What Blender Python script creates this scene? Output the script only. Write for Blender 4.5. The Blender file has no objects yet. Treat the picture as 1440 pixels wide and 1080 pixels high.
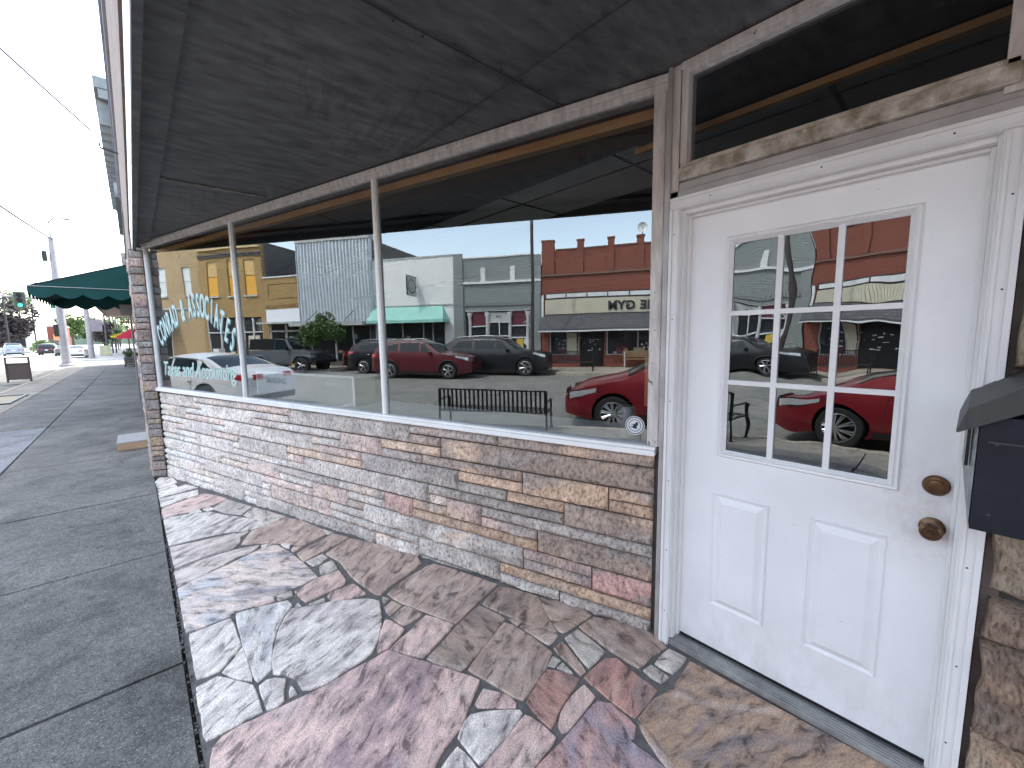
import bpy, bmesh, math, random
from mathutils import Vector, Matrix, noise
R=math.radians
SUN=5.0;SKY=.95
random.seed(7)
sc=bpy.context.scene
COL=sc.collection
CAMZ=1.66
# ---------------------------------------------------------------- helpers
class MB:
    """collects vertices and faces, then links them as ONE mesh object"""
    def __init__(s): s.v=[];s.f=[];s.mi=[];s.m=0
    def face(s,idx): s.f.append(tuple(idx));s.mi.append(s.m)
    def quad(s,*p):
        n=len(s.v);s.v+= [tuple(q) for q in p];s.face(range(n,n+len(p)));return s
    def box(s,x0,x1,y0,y1,z0,z1,M=None):
        n=len(s.v);P=[(x,y,z) for z in(z0,z1) for y in(y0,y1) for x in(x0,x1)]
        if M is not None: P=[tuple(M@Vector(p)) for p in P]
        s.v+=P
        for q in((0,2,3,1),(4,5,7,6),(0,1,5,4),(2,6,7,3),(0,4,6,2),(1,3,7,5)): s.face([n+i for i in q])
        return s
    def tube(s,pts,r,seg=8,cap=True):
        n0=len(s.v);pts=[Vector(p) for p in pts];k=len(pts)
        rs=r if isinstance(r,(list,tuple)) else [r]*k
        for i,p in enumerate(pts):
            d=(pts[min(i+1,k-1)]-pts[max(i-1,0)]).normalized()
            a=d.cross(Vector((0,0,1)))
            if a.length<.05:a=d.cross(Vector((1,0,0)))
            a.normalize();b=d.cross(a)
            for j in range(seg):
                t=2*math.pi*j/seg;s.v.append(tuple(p+(a*math.cos(t)+b*math.sin(t))*rs[i]))
        for i in range(k-1):
            for j in range(seg):
                a=n0+i*seg+j;b=n0+i*seg+(j+1)%seg;s.face((a,b,b+seg,a+seg))
        if cap: s.face([n0+j for j in range(seg)][::-1]);s.face([n0+(k-1)*seg+j for j in range(seg)])
        return s
    def lathe(s,prof,c=(0,0,0),axis='z',seg=24):
        n0=len(s.v)
        for r,h in prof:
            for j in range(seg):
                t=2*math.pi*j/seg;a,b=r*math.cos(t),r*math.sin(t)
                p={'z':(a,b,h),'x':(h,a,b),'y':(a,h,b)}[axis];s.v.append((p[0]+c[0],p[1]+c[1],p[2]+c[2]))
        for i in range(len(prof)-1):
            for j in range(seg):
                a=n0+i*seg+j;b=n0+i*seg+(j+1)%seg;s.face((a,b,b+seg,a+seg))
        return s
    def prism(s,poly,d,M=None):
        """poly: list of (a,b) in local XY, extruded 0..d along local Z"""
        n=len(s.v);k=len(poly);P=[(a,b,0) for a,b in poly]+[(a,b,d) for a,b in poly]
        if M is not None:P=[tuple(M@Vector(p)) for p in P]
        s.v+=P;s.face([n+i for i in range(k)][::-1]);s.face([n+k+i for i in range(k)])
        for i in range(k):
            j=(i+1)%k;s.face((n+i,n+j,n+k+j,n+k+i))
        return s
    def build(s,name,mat,parent=None,smooth=False,bevel=0,fix=True):
        me=bpy.data.meshes.new(name);me.from_pydata(s.v,[],s.f)
        mats=mat if isinstance(mat,(list,tuple)) else [mat]
        for m in mats: me.materials.append(m)
        if len(mats)>1: me.polygons.foreach_set('material_index',s.mi)
        if fix:
            b=bmesh.new();b.from_mesh(me);bmesh.ops.recalc_face_normals(b,faces=b.faces);b.to_mesh(me);b.free()
        if smooth: me.polygons.foreach_set('use_smooth',[True]*len(me.polygons))
        o=bpy.data.objects.new(name,me);COL.objects.link(o)
        if parent: o.parent=parent
        if smooth=='auto':
            me.set_sharp_from_angle(angle=R(38))
        if bevel:
            md=o.modifiers.new('b','BEVEL');md.width=bevel;md.segments=2;md.limit_method='ANGLE';md.angle_limit=R(40)
        return o
def tag(o,label=None,cat=None,group=None,kind=None):
    if label:o['label']=label
    if cat:o['category']=cat
    if group:o['group']=group
    if kind:o['kind']=kind
    return o
def thing(name,label,cat,loc=(0,0,0),rz=0,group=None):
    o=bpy.data.objects.new(name,None);COL.objects.link(o);o.location=loc;o.rotation_euler=(0,0,rz);o.empty_display_size=.2
    return tag(o,label,cat,group)
def copy_tree(o,parent=None):
    c=o.copy();COL.objects.link(c)
    if parent:c.parent=parent
    for ch in list(o.children): copy_tree(ch,c)
    return c
def struct(name,mb,m,smooth=False): return tag(mb.build(name,m,None,smooth),kind='structure')
def attr(me,name,cols):
    a=me.attributes.new(name,'FLOAT_COLOR','POINT');a.data.foreach_set('color',[c for q in cols for c in (q[0],q[1],q[2],1)])
# ---------------------------------------------------------------- materials
def N(nt,t,**k):
    n=nt.nodes.new(t)
    for a,b in k.items():
        if a in('inp',):
            for i,v in b.items(): n.inputs[i].default_value=v
        else:setattr(n,a,b)
    return n
def newmat(name):
    m=bpy.data.materials.new(name);m.use_nodes=True;nt=m.node_tree;p=nt.nodes['Principled BSDF'];return m,nt,p
def ramp(nt,fac,stops):
    r=N(nt,'ShaderNodeValToRGB');e=r.color_ramp.elements
    while len(e)<len(stops):e.new(.5)
    for i,(a,c) in enumerate(stops):e[i].position=a;e[i].color=(*c,1) if len(c)==3 else c
    nt.links.new(fac,r.inputs[0]);return r.outputs[0]
def mix(nt,fac,a,b,mode='MIX'):
    m=N(nt,'ShaderNodeMix',data_type='RGBA',blend_type=mode)
    for sock,v in((m.inputs[0],fac),(m.inputs[6],a),(m.inputs[7],b)):
        if isinstance(v,(int,float)):sock.default_value=v
        elif isinstance(v,(tuple,list)):sock.default_value=(*v,1) if len(v)==3 else v
        else:nt.links.new(v,sock)
    return m.outputs[2]
def noi(nt,scale,detail=6,rough=.6,vec=None,stretch=None,dist=0,rot=None):
    n=N(nt,'ShaderNodeTexNoise',inp={'Scale':scale,'Detail':detail,'Roughness':rough,'Distortion':dist})
    v=vec
    if v is None:v=N(nt,'ShaderNodeTexCoord').outputs['Object']
    if stretch or rot:
        mp=N(nt,'ShaderNodeMapping')
        if stretch: mp.inputs['Scale'].default_value=stretch
        if rot: mp.inputs['Rotation'].default_value=rot
        nt.links.new(v,mp.inputs[0]);v=mp.outputs[0]
    nt.links.new(v,n.inputs['Vector']);return n.outputs[0]
def bump(nt,p,h,st,dist=.01,prev=None):
    b=N(nt,'ShaderNodeBump',inp={'Strength':st,'Distance':dist});nt.links.new(h,b.inputs['Height'])
    if prev is not None:nt.links.new(prev,b.inputs['Normal'])
    nt.links.new(b.outputs[0],p.inputs['Normal']);return b.outputs[0]
def mat(name,c1,c2=None,scale=4,rough=.6,metal=0,bs=0,bscale=60,stretch=None,lo=.35,hi=.65,spots=None,coat=0,bdist=.01):
    m,nt,p=newmat(name);p.inputs['Roughness'].default_value=rough;p.inputs['Metallic'].default_value=metal
    if coat:p.inputs['Coat Weight'].default_value=coat;p.inputs['Coat Roughness'].default_value=.03
    if c2 is None:c2=tuple(x*.85 for x in c1)
    f=noi(nt,scale,8,.62,stretch=stretch);c=ramp(nt,f,[(lo,c1),(hi,c2)])
    if spots:
        f2=noi(nt,spots[1],4,.6);c=mix(nt,ramp(nt,f2,[(spots[2],(0,0,0)),(spots[2]+.06,(1,1,1))]),c,spots[0])
    nt.links.new(c,p.inputs['Base Color'])
    if bs: bump(nt,p,noi(nt,bscale,6,.65,stretch=stretch),bs,bdist)
    return m
def flat(name,c,rough=.6,metal=0,em=0,coat=0):
    m,nt,p=newmat(name);p.inputs['Roughness'].default_value=rough;p.inputs['Metallic'].default_value=metal
    if coat:p.inputs['Coat Weight'].default_value=coat;p.inputs['Coat Roughness'].default_value=.02
    f=noi(nt,9,3,.5);nt.links.new(ramp(nt,f,[(.3,c),(.75,tuple(x*.88 for x in c))]),p.inputs['Base Color'])
    if em:p.inputs['Emission Color'].default_value=(*c,1);p.inputs['Emission Strength'].default_value=em
    return m
def brick(name,c1,c2,mortar,axis='x',w=.21,h=.072,var=None,bs=.4,ms=.012):
    m,nt,p=newmat(name);p.inputs['Roughness'].default_value=.85
    g=N(nt,'ShaderNodeNewGeometry');s=N(nt,'ShaderNodeSeparateXYZ');nt.links.new(g.outputs['Position'],s.inputs[0])
    c=N(nt,'ShaderNodeCombineXYZ');nt.links.new(s.outputs[1 if axis=='x' else 0],c.inputs[0]);nt.links.new(s.outputs[2],c.inputs[1])
    b=N(nt,'ShaderNodeTexBrick',inp={'Color1':(*c1,1),'Color2':(*c2,1),'Mortar':(*mortar,1),'Scale':1,'Mortar Size':ms,'Brick Width':w,'Row Height':h,'Bias':0,'Mortar Smooth':.3})
    nt.links.new(c.outputs[0],b.inputs[0])
    f=noi(nt,1.3,8,.7,vec=g.outputs['Position']);f2=noi(nt,14,4,.6,vec=g.outputs['Position'])
    col=mix(nt,ramp(nt,f,[(.35,(0,0,0)),(.75,(.6,.6,.6))]),b.outputs[0],var or tuple(x*.6 for x in c1))
    col=mix(nt,.5,col,mix(nt,1,col,ramp(nt,f2,[(.3,(.6,.6,.6)),(.7,(1.2,1.2,1.2))]),'MULTIPLY'))
    nt.links.new(col,p.inputs['Base Color'])
    inv=N(nt,'ShaderNodeMath',operation='SUBTRACT',inp={0:1.0});nt.links.new(b.outputs[1],inv.inputs[1])
    bump(nt,p,inv.outputs[0],bs,.02);return m
def glass(name,refl=.45,tint=(.75,.8,.8),warp=.0,warpscale=2.0):
    m,nt,p=newmat(name);nt.nodes.remove(p);out=nt.nodes['Material Output']
    g=N(nt,'ShaderNodeBsdfGlossy',inp={'Roughness':0.0,'Color':(.87,.95,1,1)});t=N(nt,'ShaderNodeBsdfTransparent',inp={'Color':(*tint,1)})
    mx=N(nt,'ShaderNodeMixShader');lw=N(nt,'ShaderNodeFresnel',inp={'IOR':1.52})
    mr=N(nt,'ShaderNodeMapRange',inp={'From Min':.04,'From Max':1.0,'To Min':refl,'To Max':1.0});nt.links.new(lw.outputs[0],mr.inputs[0])
    nt.links.new(mr.outputs[0],mx.inputs[0]);nt.links.new(t.outputs[0],mx.inputs[1]);nt.links.new(g.outputs[0],mx.inputs[2]);nt.links.new(mx.outputs[0],out.inputs[0])
    if warp:
        b=N(nt,'ShaderNodeBump',inp={'Strength':1.0,'Distance':warp});nt.links.new(noi(nt,warpscale,1.5,.4),b.inputs['Height'])
        nt.links.new(b.outputs[0],g.inputs['Normal'])
    return m
def paint(name,c,metal=.2): return flat(name,c,.45,metal,coat=.7)
M={}
M['white']=mat('white_paint',(.84,.83,.82),(.76,.75,.745),3,.5,0,.12,220,spots=((.32,.3,.29),42,.76))
M['door']=mat('door_paint',(.88,.875,.88),(.82,.815,.825),2.2,.42,0,.10,420,bdist=.002,spots=((.5,.5,.5),60,.80))
def grime():
    nt=M['door'].node_tree;p=nt.nodes['Principled BSDF'];src=p.inputs['Base Color'].links[0].from_socket
    g=N(nt,'ShaderNodeNewGeometry').outputs['Position'];s=N(nt,'ShaderNodeSeparateXYZ');nt.links.new(g,s.inputs[0])
    mr=N(nt,'ShaderNodeMapRange',inp={'From Min':.15,'From Max':.62,'To Min':.5,'To Max':0});nt.links.new(s.outputs[2],mr.inputs[0])
    f=noi(nt,7,8,.75,vec=g,stretch=(1,1,.5));m=N(nt,'ShaderNodeMath',operation='MULTIPLY');nt.links.new(mr.outputs[0],m.inputs[0]);nt.links.new(ramp(nt,f,[(.42,(0,0,0)),(.66,(1,1,1))]),m.inputs[1])
    c=mix(nt,m.outputs[0],src,(.55,.52,.47))
    d=N(nt,'ShaderNodeVectorMath',operation='DISTANCE',inp={1:(1.92,.06,1.06)});nt.links.new(g,d.inputs[0]);mr2=N(nt,'ShaderNodeMapRange',inp={'From Min':.04,'From Max':.26,'To Min':.55,'To Max':0});nt.links.new(d.outputs['Value'],mr2.inputs[0])
    m2=N(nt,'ShaderNodeMath',operation='MULTIPLY');nt.links.new(mr2.outputs[0],m2.inputs[0]);nt.links.new(ramp(nt,noi(nt,16,7,.75,vec=g),[(.4,(.15,.15,.15)),(.65,(1,1,1))]),m2.inputs[1])
    c=mix(nt,m2.outputs[0],c,(.50,.46,.41))
    sc=ramp(nt,noi(nt,26,3,.5,vec=g,stretch=(1,1,6),rot=(.5,0,0)),[(.745,(0,0,0)),(.765,(1,1,1))]);c=mix(nt,sc,c,(.42,.41,.40))
    nt.links.new(c,p.inputs['Base Color'])
grime()
M['weath']=mat('weathered_white',(.74,.70,.67),(.50,.46,.43),9,.6,.1,.35,60,stretch=(3,3,.6),spots=((.2,.17,.13),24,.66))
M['dirty']=mat('dirty_sill',(.62,.58,.52),(.26,.22,.16),14,.75,0,.5,50,lo=.4,hi=.62,spots=((.7,.68,.6),17,.62))
M['alu']=mat('aluminium_frame',(.93,.92,.90),(.86,.85,.83),6,.45,.0,.03,90,stretch=(1,1,.2))
M['alu2']=mat('dark_aluminium',(.50,.48,.47),(.36,.34,.33),6,.5,.4,.08,90)  # darker, more metallic aluminium than the frames
M['soffit']=None
M['mortar']=mat('mortar',(.095,.085,.08),(.055,.05,.046),25,.95,0,.5,160)  # mortar painted darker so the joints read as shaded creases
M['black']=flat('black_metal',(.02,.02,.022),.4,.3)
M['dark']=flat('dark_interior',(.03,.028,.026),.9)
M['rubber']=flat('tyre_rubber',(.022,.022,.023),.85)
M['rim']=flat('alloy_rim',(.62,.62,.64),.25,.9)
M['chrome']=flat('chrome',(.7,.7,.72),.12,1)
M['carglass']=flat('car_glass',(.012,.022,.028),.03,0);M['carglass'].node_tree.nodes['Principled BSDF'].inputs['IOR'].default_value=1.38
M['lens']=flat('headlamp_lens',(.62,.64,.66),.08,.3,coat=1)
M['tail']=flat('tail_lamp',(.45,.02,.03),.2,coat=1)
M['knob']=mat('antique_brass',(.20,.115,.06),(.09,.05,.03),30,.35,.8)
M['steel']=mat('galvanised_pole',(.34,.34,.36),(.24,.24,.26),3,.5,.4)
M['wire']=flat('cable',(.06,.06,.065),.7)
M['brown']=mat('brown_board',(.26,.105,.04),(.18,.07,.028),3,.5,0,.1,60,stretch=(1,1,5))
M['amber']=mat('varnished_wood',(.9,.55,.22),(.8,.42,.15),5,.4)
M['glass']=glass('window_glass',.215,(.97,.98,.98),.0018,1.1)
M['doorglass']=glass('door_glass',.22,(.35,.37,.36),.0024,3.8)
M['pane']=flat('shop_glass',(.035,.04,.045),.06,coat=1)
M['joint']=mat('grey_joint_mortar',(.19,.178,.168),(.12,.112,.105),22,.95,0,.5,160)
# --- asphalt, concrete
def ground_mat(name,c1,c2,speck,bs=.5,sscale=180,big=.7):
    m,nt,p=newmat(name);p.inputs['Roughness'].default_value=.9
    g=N(nt,'ShaderNodeNewGeometry').outputs['Position']
    f=noi(nt,big,8,.65,vec=g);f2=noi(nt,22,6,.7,vec=g);f3=noi(nt,sscale,3,.6,vec=g)
    c=ramp(nt,f,[(.35,c1),(.65,c2)])
    c=mix(nt,1,c,ramp(nt,f2,[(.3,(.62,.62,.62)),(.7,(1.3,1.3,1.3))]),'MULTIPLY')
    c=mix(nt,ramp(nt,f3,[(.60,(0,0,0)),(.68,(1,1,1))]),c,speck)
    f6=noi(nt,2.2,6,.7,vec=g,dist=.8);c=mix(nt,1,c,ramp(nt,f6,[(.36,(.66,.66,.67)),(.5,(1,1,1)),(.68,(1.16,1.15,1.13))]),'MULTIPLY');f7=noi(nt,6.5,2,.4,vec=g);c=mix(nt,ramp(nt,f7,[(.70,(0,0,0)),(.73,(.55,.55,.55))]),c,tuple(x*.35 for x in c1))
    f4=noi(nt,95,5,.75,vec=g);c=mix(nt,1,c,ramp(nt,f4,[(.38,(.45,.45,.45)),(.55,(1.05,1.05,1.05))]),'MULTIPLY')
    nt.links.new(c,p.inputs['Base Color']);b=bump(nt,p,f4,bs,.006);bump(nt,p,f2,bs*.6,.01,prev=b);return m
M['walk']=ground_mat('weathered_concrete',(.255,.247,.228),(.15,.147,.137),(.6,.6,.58),1.0)
M['walk2']=ground_mat('paler_concrete',(.33,.34,.36),(.25,.255,.27),(.5,.5,.5),.5)
M['tanwalk']=ground_mat('tan_concrete',(.50,.44,.35),(.42,.37,.30),(.6,.55,.5),.3)
M['kerbsun']=ground_mat('sun_tinted_concrete',(.38,.345,.29),(.30,.275,.235),(.5,.46,.4),.4)  # grey concrete with the tan of direct sun painted in
M['sunroad']=ground_mat('sunlit_pavement',(.62,.61,.58),(.52,.51,.49),(.7,.7,.7),.3,60,.3)  # glaring sun painted in as a pale base for the far paving
M['road']=ground_mat('asphalt',(.27,.262,.228),(.21,.205,.18),(.36,.36,.33),.5,90,.35)
M['ground']=ground_mat('dry_ground',(.2,.2,.17),(.15,.16,.12),(.3,.3,.28),.3,50,.1)
M['line']=mat('road_paint',(.7,.69,.66),(.45,.44,.42),9,.8)
# soffit
def soff():
    m,nt,p=newmat('painted_soffit');p.inputs['Roughness'].default_value=.62
    tc=N(nt,'ShaderNodeTexCoord').outputs['Object']
    f=noi(nt,.9,7,.65,vec=tc);f2=noi(nt,5,6,.6,vec=tc,stretch=(1,3.2,1),rot=(0,0,.5))
    c=ramp(nt,f,[(.3,(.064,.068,.073)),(.7,(.112,.115,.118))]);c=mix(nt,1,c,ramp(nt,f2,[(.35,(.60,.60,.60)),(.68,(1.5,1.5,1.46))]),'MULTIPLY')
    nt.links.new(c,p.inputs['Base Color'])
    w=N(nt,'ShaderNodeTexWave',inp={'Scale':3.2,'Distortion':9,'Detail':5,'Detail Scale':2.2});mp=N(nt,'ShaderNodeMapping');mp.inputs['Rotation'].default_value=(0,0,.65);mp.inputs['Scale'].default_value=(1,.35,1);nt.links.new(tc,mp.inputs[0]);nt.links.new(mp.outputs[0],w.inputs[0])
    msk=ramp(nt,noi(nt,1.1,3,.6,vec=tc),[(.50,(0,0,0)),(.62,(1,1,1))]);h=mix(nt,1,w.outputs[0],msk,'MULTIPLY')
    b=bump(nt,p,h,.28,.02);bump(nt,p,noi(nt,70,5,.7,vec=tc),.3,.006,prev=b);return m
M['soffit']=soff()
def stonemat(name,bs=.7,bd=.008,sc_=70,streak=(1,1,.35)):
    m,nt,p=newmat(name);p.inputs['Roughness'].default_value=.88
    a=N(nt,'ShaderNodeAttribute',attribute_name='tint').outputs[0];g=N(nt,'ShaderNodeTexCoord').outputs['Object']
    f=noi(nt,sc_,7,.7,vec=g,stretch=streak);f2=noi(nt,9,5,.65,vec=g,stretch=streak,dist=.6)
    c=mix(nt,1,a,ramp(nt,f,[(.36,(.40,.37,.355)),(.48,(.98,.97,.96)),(.62,(1.34,1.32,1.30))]),'MULTIPLY')  # stone grain, with hollows painted darker to strengthen weak relief shading
    c=mix(nt,1,c,ramp(nt,f2,[(.3,(.78,.77,.78)),(.7,(1.18,1.16,1.13))]),'MULTIPLY')
    nt.links.new(c,p.inputs['Base Color']);bump(nt,p,f,bs,bd);return m
M['stone']=stonemat('split_stone',1.0,.014,55,(1,1,.7))
M['rock']=stonemat('rough_rock',1.0,.014,80,(1,1,.35))
def flagmat():
    m,nt,p=newmat('flagstone');p.inputs['Roughness'].default_value=.55
    a=N(nt,'ShaderNodeAttribute',attribute_name='tint').outputs[0];a2=N(nt,'ShaderNodeAttribute',attribute_name='vein').outputs[0]
    uv=N(nt,'ShaderNodeUVMap',uv_map='grain').outputs[0]
    f=noi(nt,2.4,7,.62,vec=uv,stretch=(1,1.7,1),dist=.9);f2=noi(nt,8,9,.72,vec=uv,stretch=(1,2.3,1),dist=.5);f3=noi(nt,150,4,.7,vec=uv)
    f5=noi(nt,1.7,4,.55,vec=uv,stretch=(1,2,1),dist=1.6)
    c=mix(nt,ramp(nt,f,[(.47,(0,0,0)),(.62,(1,1,1))]),a,a2)
    c=mix(nt,ramp(nt,f5,[(.55,(0,0,0)),(.70,(.72,.72,.72))]),c,(.24,.215,.225))
    c=mix(nt,ramp(nt,f5,[(.30,(.55,.55,.55)),(.42,(0,0,0))]),c,(.66,.62,.60))
    c=mix(nt,1,c,ramp(nt,f2,[(.38,(.34,.32,.32)),(.46,(.92,.91,.90)),(.60,(1.32,1.30,1.27))]),'MULTIPLY')  # vein contrast raised in colour, standing in for faint relief shading
    c=mix(nt,1,c,ramp(nt,f3,[(.36,(.60,.60,.60)),(.55,(1.10,1.10,1.10))]),'MULTIPLY')
    c=mix(nt,1,c,(1.04,.985,.93),'MULTIPLY');nt.links.new(c,p.inputs['Base Color']);b=bump(nt,p,f2,.7,.008);bump(nt,p,f3,.5,.003,prev=b);return m
M['flag']=flagmat()
def leafmat(name,c1,c2):
    m,nt,p=newmat(name);p.inputs['Roughness'].default_value=.5
    o=N(nt,'ShaderNodeNewGeometry');r=ramp(nt,o.outputs['Random Per Island'],[(0,c1),(1,c2)]);nt.links.new(r,p.inputs['Base Color']);return m
M['leaf']=leafmat('green_leaves',(.03,.07,.015),(.10,.17,.035));M['leafdark']=leafmat('dark_leaves',(.03,.03,.03),(.10,.075,.085));M['bark']=mat('bark',(.12,.09,.07),(.07,.05,.04),12,.9,0,.5,40)
M['leafpale']=leafmat('pale_leaves',(.12,.2,.08),(.28,.36,.16))
# ---------------------------------------------------------------- world, sun, camera
W_=bpy.data.worlds.new('World');sc.world=W_;W_.use_nodes=True;nt=W_.node_tree
sun_dir=Vector((1.05,.60,1.75)).normalized();el=math.asin(sun_dir.z)
sky=nt.nodes.new('ShaderNodeTexSky');sky.sky_type='NISHITA';sky.sun_disc=False;sky.sun_elevation=el
sky.sun_rotation=math.atan2(sun_dir.x,sun_dir.y);sky.air_density=1.0;sky.dust_density=1.6;sky.ozone_density=1.2
bg=nt.nodes['Background'];bg.inputs[1].default_value=SKY;hs=nt.nodes.new('ShaderNodeHueSaturation');hs.inputs['Saturation'].default_value=.74;nt.links.new(sky.outputs[0],hs.inputs['Color']);nt.links.new(mix(nt,1,hs.outputs[0],(1.06,1.0,.90),'MULTIPLY'),bg.inputs[0])
sl=bpy.data.lights.new('sun','SUN');sl.energy=SUN;sl.angle=R(.53);sl.color=(1,.955,.89);so=bpy.data.objects.new('sun',sl);COL.objects.link(so)
so.rotation_euler=sun_dir.to_track_quat('Z','Y').to_euler();so.location=(0,0,30)
cd=bpy.data.cameras.new('camera');cd.sensor_width=36;cd.lens=36*590.6/1440;cd.clip_end=3000;cd.clip_start=.02
cam=bpy.data.objects.new('camera',cd);COL.objects.link(cam);sc.camera=cam
Y,P,RO=R(41.80),R(-6.58),R(-.89)
fv=Vector((math.sin(Y)*math.cos(P),math.cos(Y)*math.cos(P),math.sin(P)));rv=Vector((math.cos(Y),-math.sin(Y),0));uv_=rv.cross(fv)
rr=rv*math.cos(RO)+uv_*math.sin(RO);uu=-rv*math.sin(RO)+uv_*math.cos(RO)
mw=Matrix((rr,uu,-fv)).transposed().to_4x4();mw.translation=(0,0,CAMZ);cam.matrix_world=mw
sc.view_settings.view_transform='Standard';sc.view_settings.look='None';sc.view_settings.exposure=0
sc.cycles.max_bounces=8;sc.cycles.transparent_max_bounces=12;sc.cycles.glossy_bounces=6;sc.cycles.use_adaptive_sampling=True
# ================================================================ storefront beside the camera
def wt(o,p):
    o.parent=p;o.matrix_parent_inverse=Matrix.Translation(-p.location);return o
def bw(mb,name,m,p,**k): return wt(mb.build(name,m,None,**k),p)
wa=R(16.77);W0=Vector((.175,6.626,0));Wd=Vector((math.sin(wa),-math.cos(wa),0));Wn=Vector((-math.cos(wa),-math.sin(wa),0));ZZ=Vector((0,0,1))
MW=Matrix((Wd,Wn,ZZ)).transposed().to_4x4();MW.translation=W0     # local: along wall, outward, up
LW=5.84
FK=.075
def floorz(x): return max(0,FK*(x-.06))
shop=thing('storefront_building','stone fronted shop with angled display windows and white entry door','building',(1.0,3.5,0))
def wbox(t0,t1,o0,o1,z0,z1,mb=None):
    mb=mb or MB();return mb.box(t0,t1,o0,o1,z0,z1,MW)
# --- stone bulkhead
PAL=dict(g=(.43,.405,.385),w=(.53,.515,.49),p=(.54,.42,.39),r=(.53,.34,.31),o=(.55,.405,.295),t=(.50,.45,.37),b=(.36,.295,.25),m=(.41,.36,.35),d=(.38,.36,.345))
def zl(t,k): return (1.046-.0692*k)+((1.06-.0675*k)-(1.046-.0692*k))*t/LW
def rockface(stones,place,step=.015,amp=.020,name='stone_wall',streak=(24,10),gap=.0045,warm=None,matn='stone'):
    """each stone: (u0,u1,zfun0,zfun1,colour) ; place(u,o,z) -> world"""
    V=[];F=[];C=[]
    for si,(u0,u1,z0f,z1f,c) in enumerate(stones):
        nu=max(3,int((u1-u0)/step));nz=max(3,int(abs(z1f(u0)-z0f(u0))/step))
        seed=si*7.13;base=len(V);tl=random.uniform(-.004,.006);br=random.uniform(.86,1.12)
        for j in range(nz+1):
            for i in range(nu+1):
                fu=i/nu;fz=j/nz
                u=u0+gap+(u1-u0-2*gap)*fu;za=z0f(u)+gap;zb=z1f(u)-gap;z=za+(zb-za)*fz
                e=min(fu*(u1-u0),(1-fu)*(u1-u0),fz*(zb-za),(1-fz)*(zb-za))
                edge=min(1,e/.014)
                q=Vector((u*streak[0]*.55+seed,z*streak[1]+u*5,seed*1.7))
                n=abs(noise.noise(q))*1.0+.5*noise.noise(Vector((u*streak[0]*1.7,z*streak[1]*3,seed)))+.8*noise.noise(Vector((u*4,z*7,seed+9)))
                o=.004+tl+(amp*(.45+n))*edge**.6
                if e<=0:o-=.002
                V.append(place(u,o,z))
                n2=noise.noise(Vector((u*3.1+seed,z*9,4)));n3=noise.noise(Vector((u*12+z*10,z*7-u*3,seed)))
                k=br*(1+.22*n2+.16*n3)
                cc=PAL[c]
                oc=PAL['o'] if n2>.22 and c in 'bpmtw' else (PAL['g'] if n2<-.18 else cc)
                w_=min(1,max(0,(abs(n2)-.15)*3));cc=tuple(a+(b-a)*w_*.7 for a,b in zip(cc,oc))
                if warm: cc=warm(u,z,cc)
                C.append(tuple(min(.95,x*k) for x in cc))
        for j in range(nz):
            for i in range(nu):
                a=base+j*(nu+1)+i;F.append((a,a+1,a+nu+2,a+nu+1))
        # rim going back into the joint, shade painted in as a darker tint
        ring=[base+i for i in range(nu+1)]+[base+j*(nu+1)+nu for j in range(1,nz+1)]+[base+nz*(nu+1)+i for i in range(nu-1,-1,-1)]+[base+j*(nu+1) for j in range(nz-1,0,-1)]
        def uz(idx):
            k=idx-base;j,i=divmod(k,nu+1);u=u0+gap+(u1-u0-2*gap)*i/nu;za=z0f(u)+gap;zb=z1f(u)-gap;return u,za+(zb-za)*j/nz
        nb=len(V)
        for idx in ring:
            u,z=uz(idx);V.append(place(u,-.02,z));C.append(tuple(x*.4 for x in C[idx]))
        L=len(ring)
        for k in range(L): F.append((ring[k],ring[(k+1)%L],nb+(k+1)%L,nb+k))
    mb=MB();mb.v=[tuple(p) for p in V];mb.f=F;mb.mi=[0]*len(F)
    o=mb.build(name,M[matn],None,smooth=True,fix=True);attr(o.data,'tint',C);o.data.set_sharp_from_angle(angle=R(55));return o
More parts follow.
